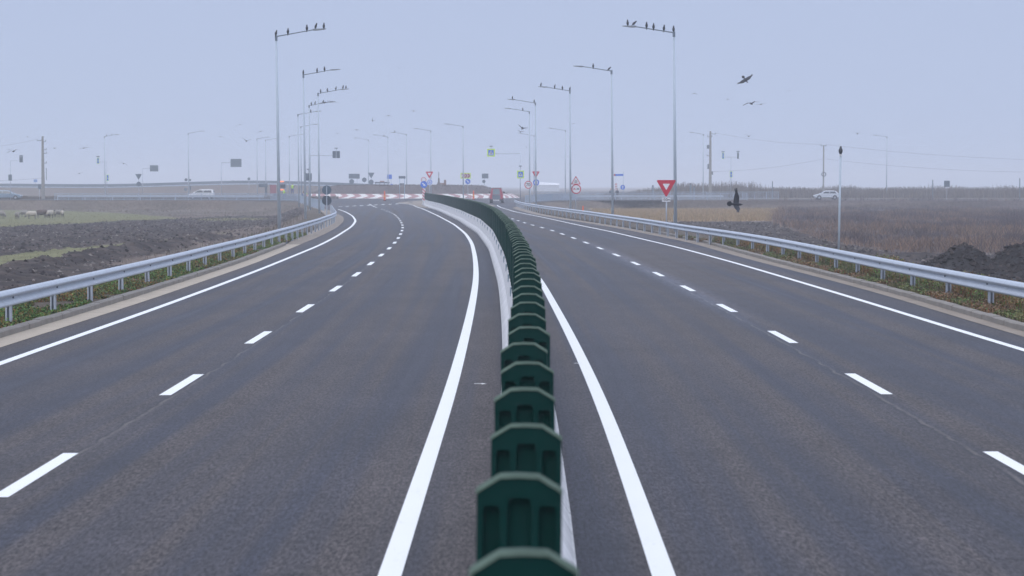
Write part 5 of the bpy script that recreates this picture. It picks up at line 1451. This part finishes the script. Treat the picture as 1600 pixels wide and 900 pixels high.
weeds("low_weeds", lambda y: left_asph(y) - wl(y) - .2, lambda y: rail_left(y), 30, 118, 16000, .10, GRN, [3.2, 2.2, 2.4, 1.5, 1.0, 1.4, .8], "short weed stems between the left kerb and the rail posts")
weeds("low_weeds", lambda y: right_asph(y) + wr(y) + .2, lambda y: rail_right(y) + .1, 30, 110, 22000, .16, [(.10, .16, .045), (.27, .17, .095), (.20, .13, .075), (.10, .07, .045), (.30, .23, .14)], [1, 2, 2, 1.5, 1.2], "short weed stems between the right kerb and the rail posts")
def scatter(zone, x0, x1, y0, y1, n):
    y = y0 + (y1 - y0) * npr.uniform(0, 1, n); x = npr.uniform(x0, x1, n)
    k = zone(x, y) > .5; x, y = x[k], y[k]
    k = (x < y * .30 + 4) & (x > -y * .30 - 4); return x[k], y[k]
# straw grass
x, y = scatter(straw_zone, 8, 60, 210, 325, 90000)
P = np.stack([x, y, terr(x, y) - .02], 1)
blades("straw_grass", P, npr.uniform(.15, .5, len(x)), npr.uniform(.02, .06, len(x)), pick([(.34, .24, .13), (.42, .31, .18), (.26, .18, .10), (.2, .17, .09)], [3, 2, 2, 1], len(x)), .5, "patch of pale straw coloured grass in the right field")
# dry brush
x, y = scatter(brush_zone, 18, 110, 92, 330, 36000)
m_ = fbm(x * .25, y * .12, 3, 103)
k = m_ > .30; x, y, m_ = x[k], y[k], m_[k]
rep = 8; n = len(x) * rep
X = np.repeat(x, rep) + npr.normal(0, .28, n); Yy = np.repeat(y, rep) + npr.normal(0, .28, n)
Hh = (np.repeat(.05 + 1.7 * np.maximum(m_ - .30, 0), rep)) * npr.uniform(.5, 1.2, n)
tone = np.repeat(fbm(x * .2 + 7, y * .06, 4, 107), rep)[:, None]
edge = np.repeat(((y < 124) | (x < np.interp(y, BRY, BRX) + 1.2)) * 1.0, rep)[:, None]
Cb = pick([(.095, .072, .076), (.068, .054, .062), (.12, .088, .082)], [3, 3, 2], n); Cs = pick([(.27, .175, .12), (.21, .14, .10), (.16, .115, .09)], [2, 2, 2], n)
ww = np.clip(sm((tone - .50) / .07) * (npr.uniform(0, 1, (n, 1)) < .75) + edge * (npr.uniform(0, 1, (n, 1)) < .7), 0, 1)
blades("dry_brush", np.stack([X, Yy, terr(X, Yy) - .03], 1), Hh, npr.uniform(.02, .05, n), Cb * (1 - ww) + Cs * ww, 1.1, "dense grey brown dry brush covering the right field")
# rough weeds on banks and left field
def rough_zone(x, y):
    return np.where((pasture(x, y) < .5) & (soil(x, y) < .5) & (straw_zone(x, y) < .5) & (brush_zone(x, y) < .5) & ((x < edgeL(y) - .5) | (x > edgeR(y) + .5)), 1., 0.)
x, y = scatter(rough_zone, -95, 110, 40, 336, 120000)
k = fbm(x * .3, y * .2, 3, 111) > .42; x, y = x[k], y[k]
blades("field_weeds", np.stack([x, y, terr(x, y) - .02], 1), npr.uniform(.06, .32, len(x)), npr.uniform(.02, .06, len(x)), pick([(.13, .10, .075), (.10, .085, .06), (.17, .125, .09), (.09, .10, .05)], [3, 3, 2, 1.2], len(x)), .6, "thin brown weeds scattered over the banks and the left field")
# pasture grass
x, y = scatter(pasture, -95, -18, 50, 325, 130000)
blades("pasture_grass", np.stack([x, y, terr(x, y) - .02], 1), npr.uniform(.03, .11, len(x)), npr.uniform(.015, .05, len(x)), pick([(.185, .18, .075), (.15, .155, .055), (.24, .20, .11)], [3, 2, 1], len(x)), .8, "short green grass of the sheep pasture and field strips")
# clods of turned soil
x, y = scatter(lambda a, b_: soil(a, b_) * ((a < edgeL(b_) - .7) | (a > edgeR(b_) + .7)), -80, 60, 45, 262, 170000)
k = npr.uniform(0, 1, len(x)) < np.clip(60 / y, .2, 1) + .35; x, y = x[k], y[k]
xh = npr.uniform(14, 24.5, 5000); yh = npr.uniform(77, 88, 5000); x = np.concatenate([x, xh]); y = np.concatenate([y, yh]); n = len(x)
s_ = npr.uniform(.03, .11, n) * npr.uniform(.4, 1.4, n); hp_ = (x > 13) & (y < 92) & (y > 74); s_ = np.where(hp_, s_ * 1.15, s_)
v = np.zeros((n, 6, 3)); c0 = np.stack([x, y, terr(x, y)], 1)
for i_, d_ in enumerate(((1, 0, 0), (0, 1, 0), (-1, 0, 0), (0, -1, 0), (0, 0, .8), (0, 0, -.5))): v[:, i_] = c0 + np.array(d_) * s_[:, None] * npr.uniform(.7, 1.3, (n, 1)) + npr.normal(0, .15, (n, 3)) * s_[:, None]
f = np.array([(0, 1, 4), (1, 2, 4), (2, 3, 4), (3, 0, 4), (1, 0, 5), (2, 1, 5), (3, 2, 5), (0, 3, 5)])
q = (np.arange(n)[:, None, None] * 6 + f[None]).reshape(-1, 3)
o = quads_obj("soil_clods", v.reshape(-1, 3), q, leaf_m, col=np.repeat(np.where(hp_[:, None], pick([(.026, .020, .019), (.040, .031, .028), (.060, .048, .042)], [4, 3, 1], n), pick([(.026, .020, .019), (.080, .062, .054), (.20, .175, .155)], [4, 3, 1.2], n)), 6, 0), kind="stuff"); tag(o, "dark clods of freshly turned earth on both sides of the road", "soil")
# reeds and hedge beyond the cross road, right
n = 70000
x = npr.uniform(18, 150, n); y = npr.uniform(400, 450, n)
prof = np.interp(x, [16, 24, 30, 33, 46, 49, 60, 130], [.2, .5, .9, 1.2, 1.25, .85, .9, .95]) * (.45 + 1.0 * fbm(x * .22, y * .1, 4, 121))
k = x > 16; 
blades("reed_belt", np.stack([x, y, np.full(n, .38)], 1), 1.75 * prof * npr.uniform(.3, 1.25, n) ** 1.3, npr.uniform(.05, .13, n), pick([(.16, .13, .11), (.12, .10, .09), (.22, .17, .12)], [3, 3, 1], n), .35, "belt of bare shrubs and reeds behind the cross road at the right")
n = 30000
x = npr.uniform(-110, -30, n); y = npr.uniform(357, 372, n)
blades("field_weeds", np.stack([x, y, np.full(n, .38)], 1), .9 * fbm(x * .1, y * .1, 3, 125) * npr.uniform(.4, 1.1, n), npr.uniform(.04, .1, n), pick([(.14, .105, .08), (.11, .09, .075)], [1, 1], n), .3, "rough brown weeds behind the left cross road")
# rough grass on the mound
a_ = npr.uniform(0, 2 * math.pi, 9000); r_ = (RI - 2.2) * np.sqrt(npr.uniform(0, 1, 9000)); gx_, gy_ = r_ * np.cos(a_), r_ * np.sin(a_)
gz_ = 0.82 + 1.55 * sm((RI - 1.9 - r_) / 5.5) * (0.90 + 0.22 * (fbm(gx_ * .35 + 9, gy_ * .35, 3, 5) - .5)); gz_ = gz_ * np.where(gx_ < -12, np.clip(1 - (-12 - gx_) / 16, 0.4, 1), 1)
o = blades("mound_weeds", np.stack([gx_, gy_, gz_ - .03], 1), npr.uniform(.05, .28, 9000), npr.uniform(.03, .09, 9000), pick([(.14, .105, .09), (.10, .08, .07)], [1, 1], 9000), .6)
o.parent = isl

# ------------------------------------------------------------------ haze
hb = MB(); hb.box((0, 1560, 7.5), (3400, 3260, 22))
hz = hb.build("haze", None)
hz.data.materials.clear()
hm = bpy.data.materials.new("haze_air"); hm.use_nodes = True; nt = hm.node_tree; nt.nodes.clear()
ho = nt.nodes.new("ShaderNodeOutputMaterial"); pv = nt.nodes.new("ShaderNodeVolumePrincipled")
pv.inputs["Density"].default_value = HAZE_DENSITY; pv.inputs["Color"].default_value = (.92, .95, 1, 1); pv.inputs["Anisotropy"].default_value = 0.0
nt.links.new(pv.outputs[0], ho.inputs["Volume"]); hz.data.materials.append(hm); hz["kind"] = "stuff"
tag(hz, "thin blue grey mist over the whole scene", "haze")
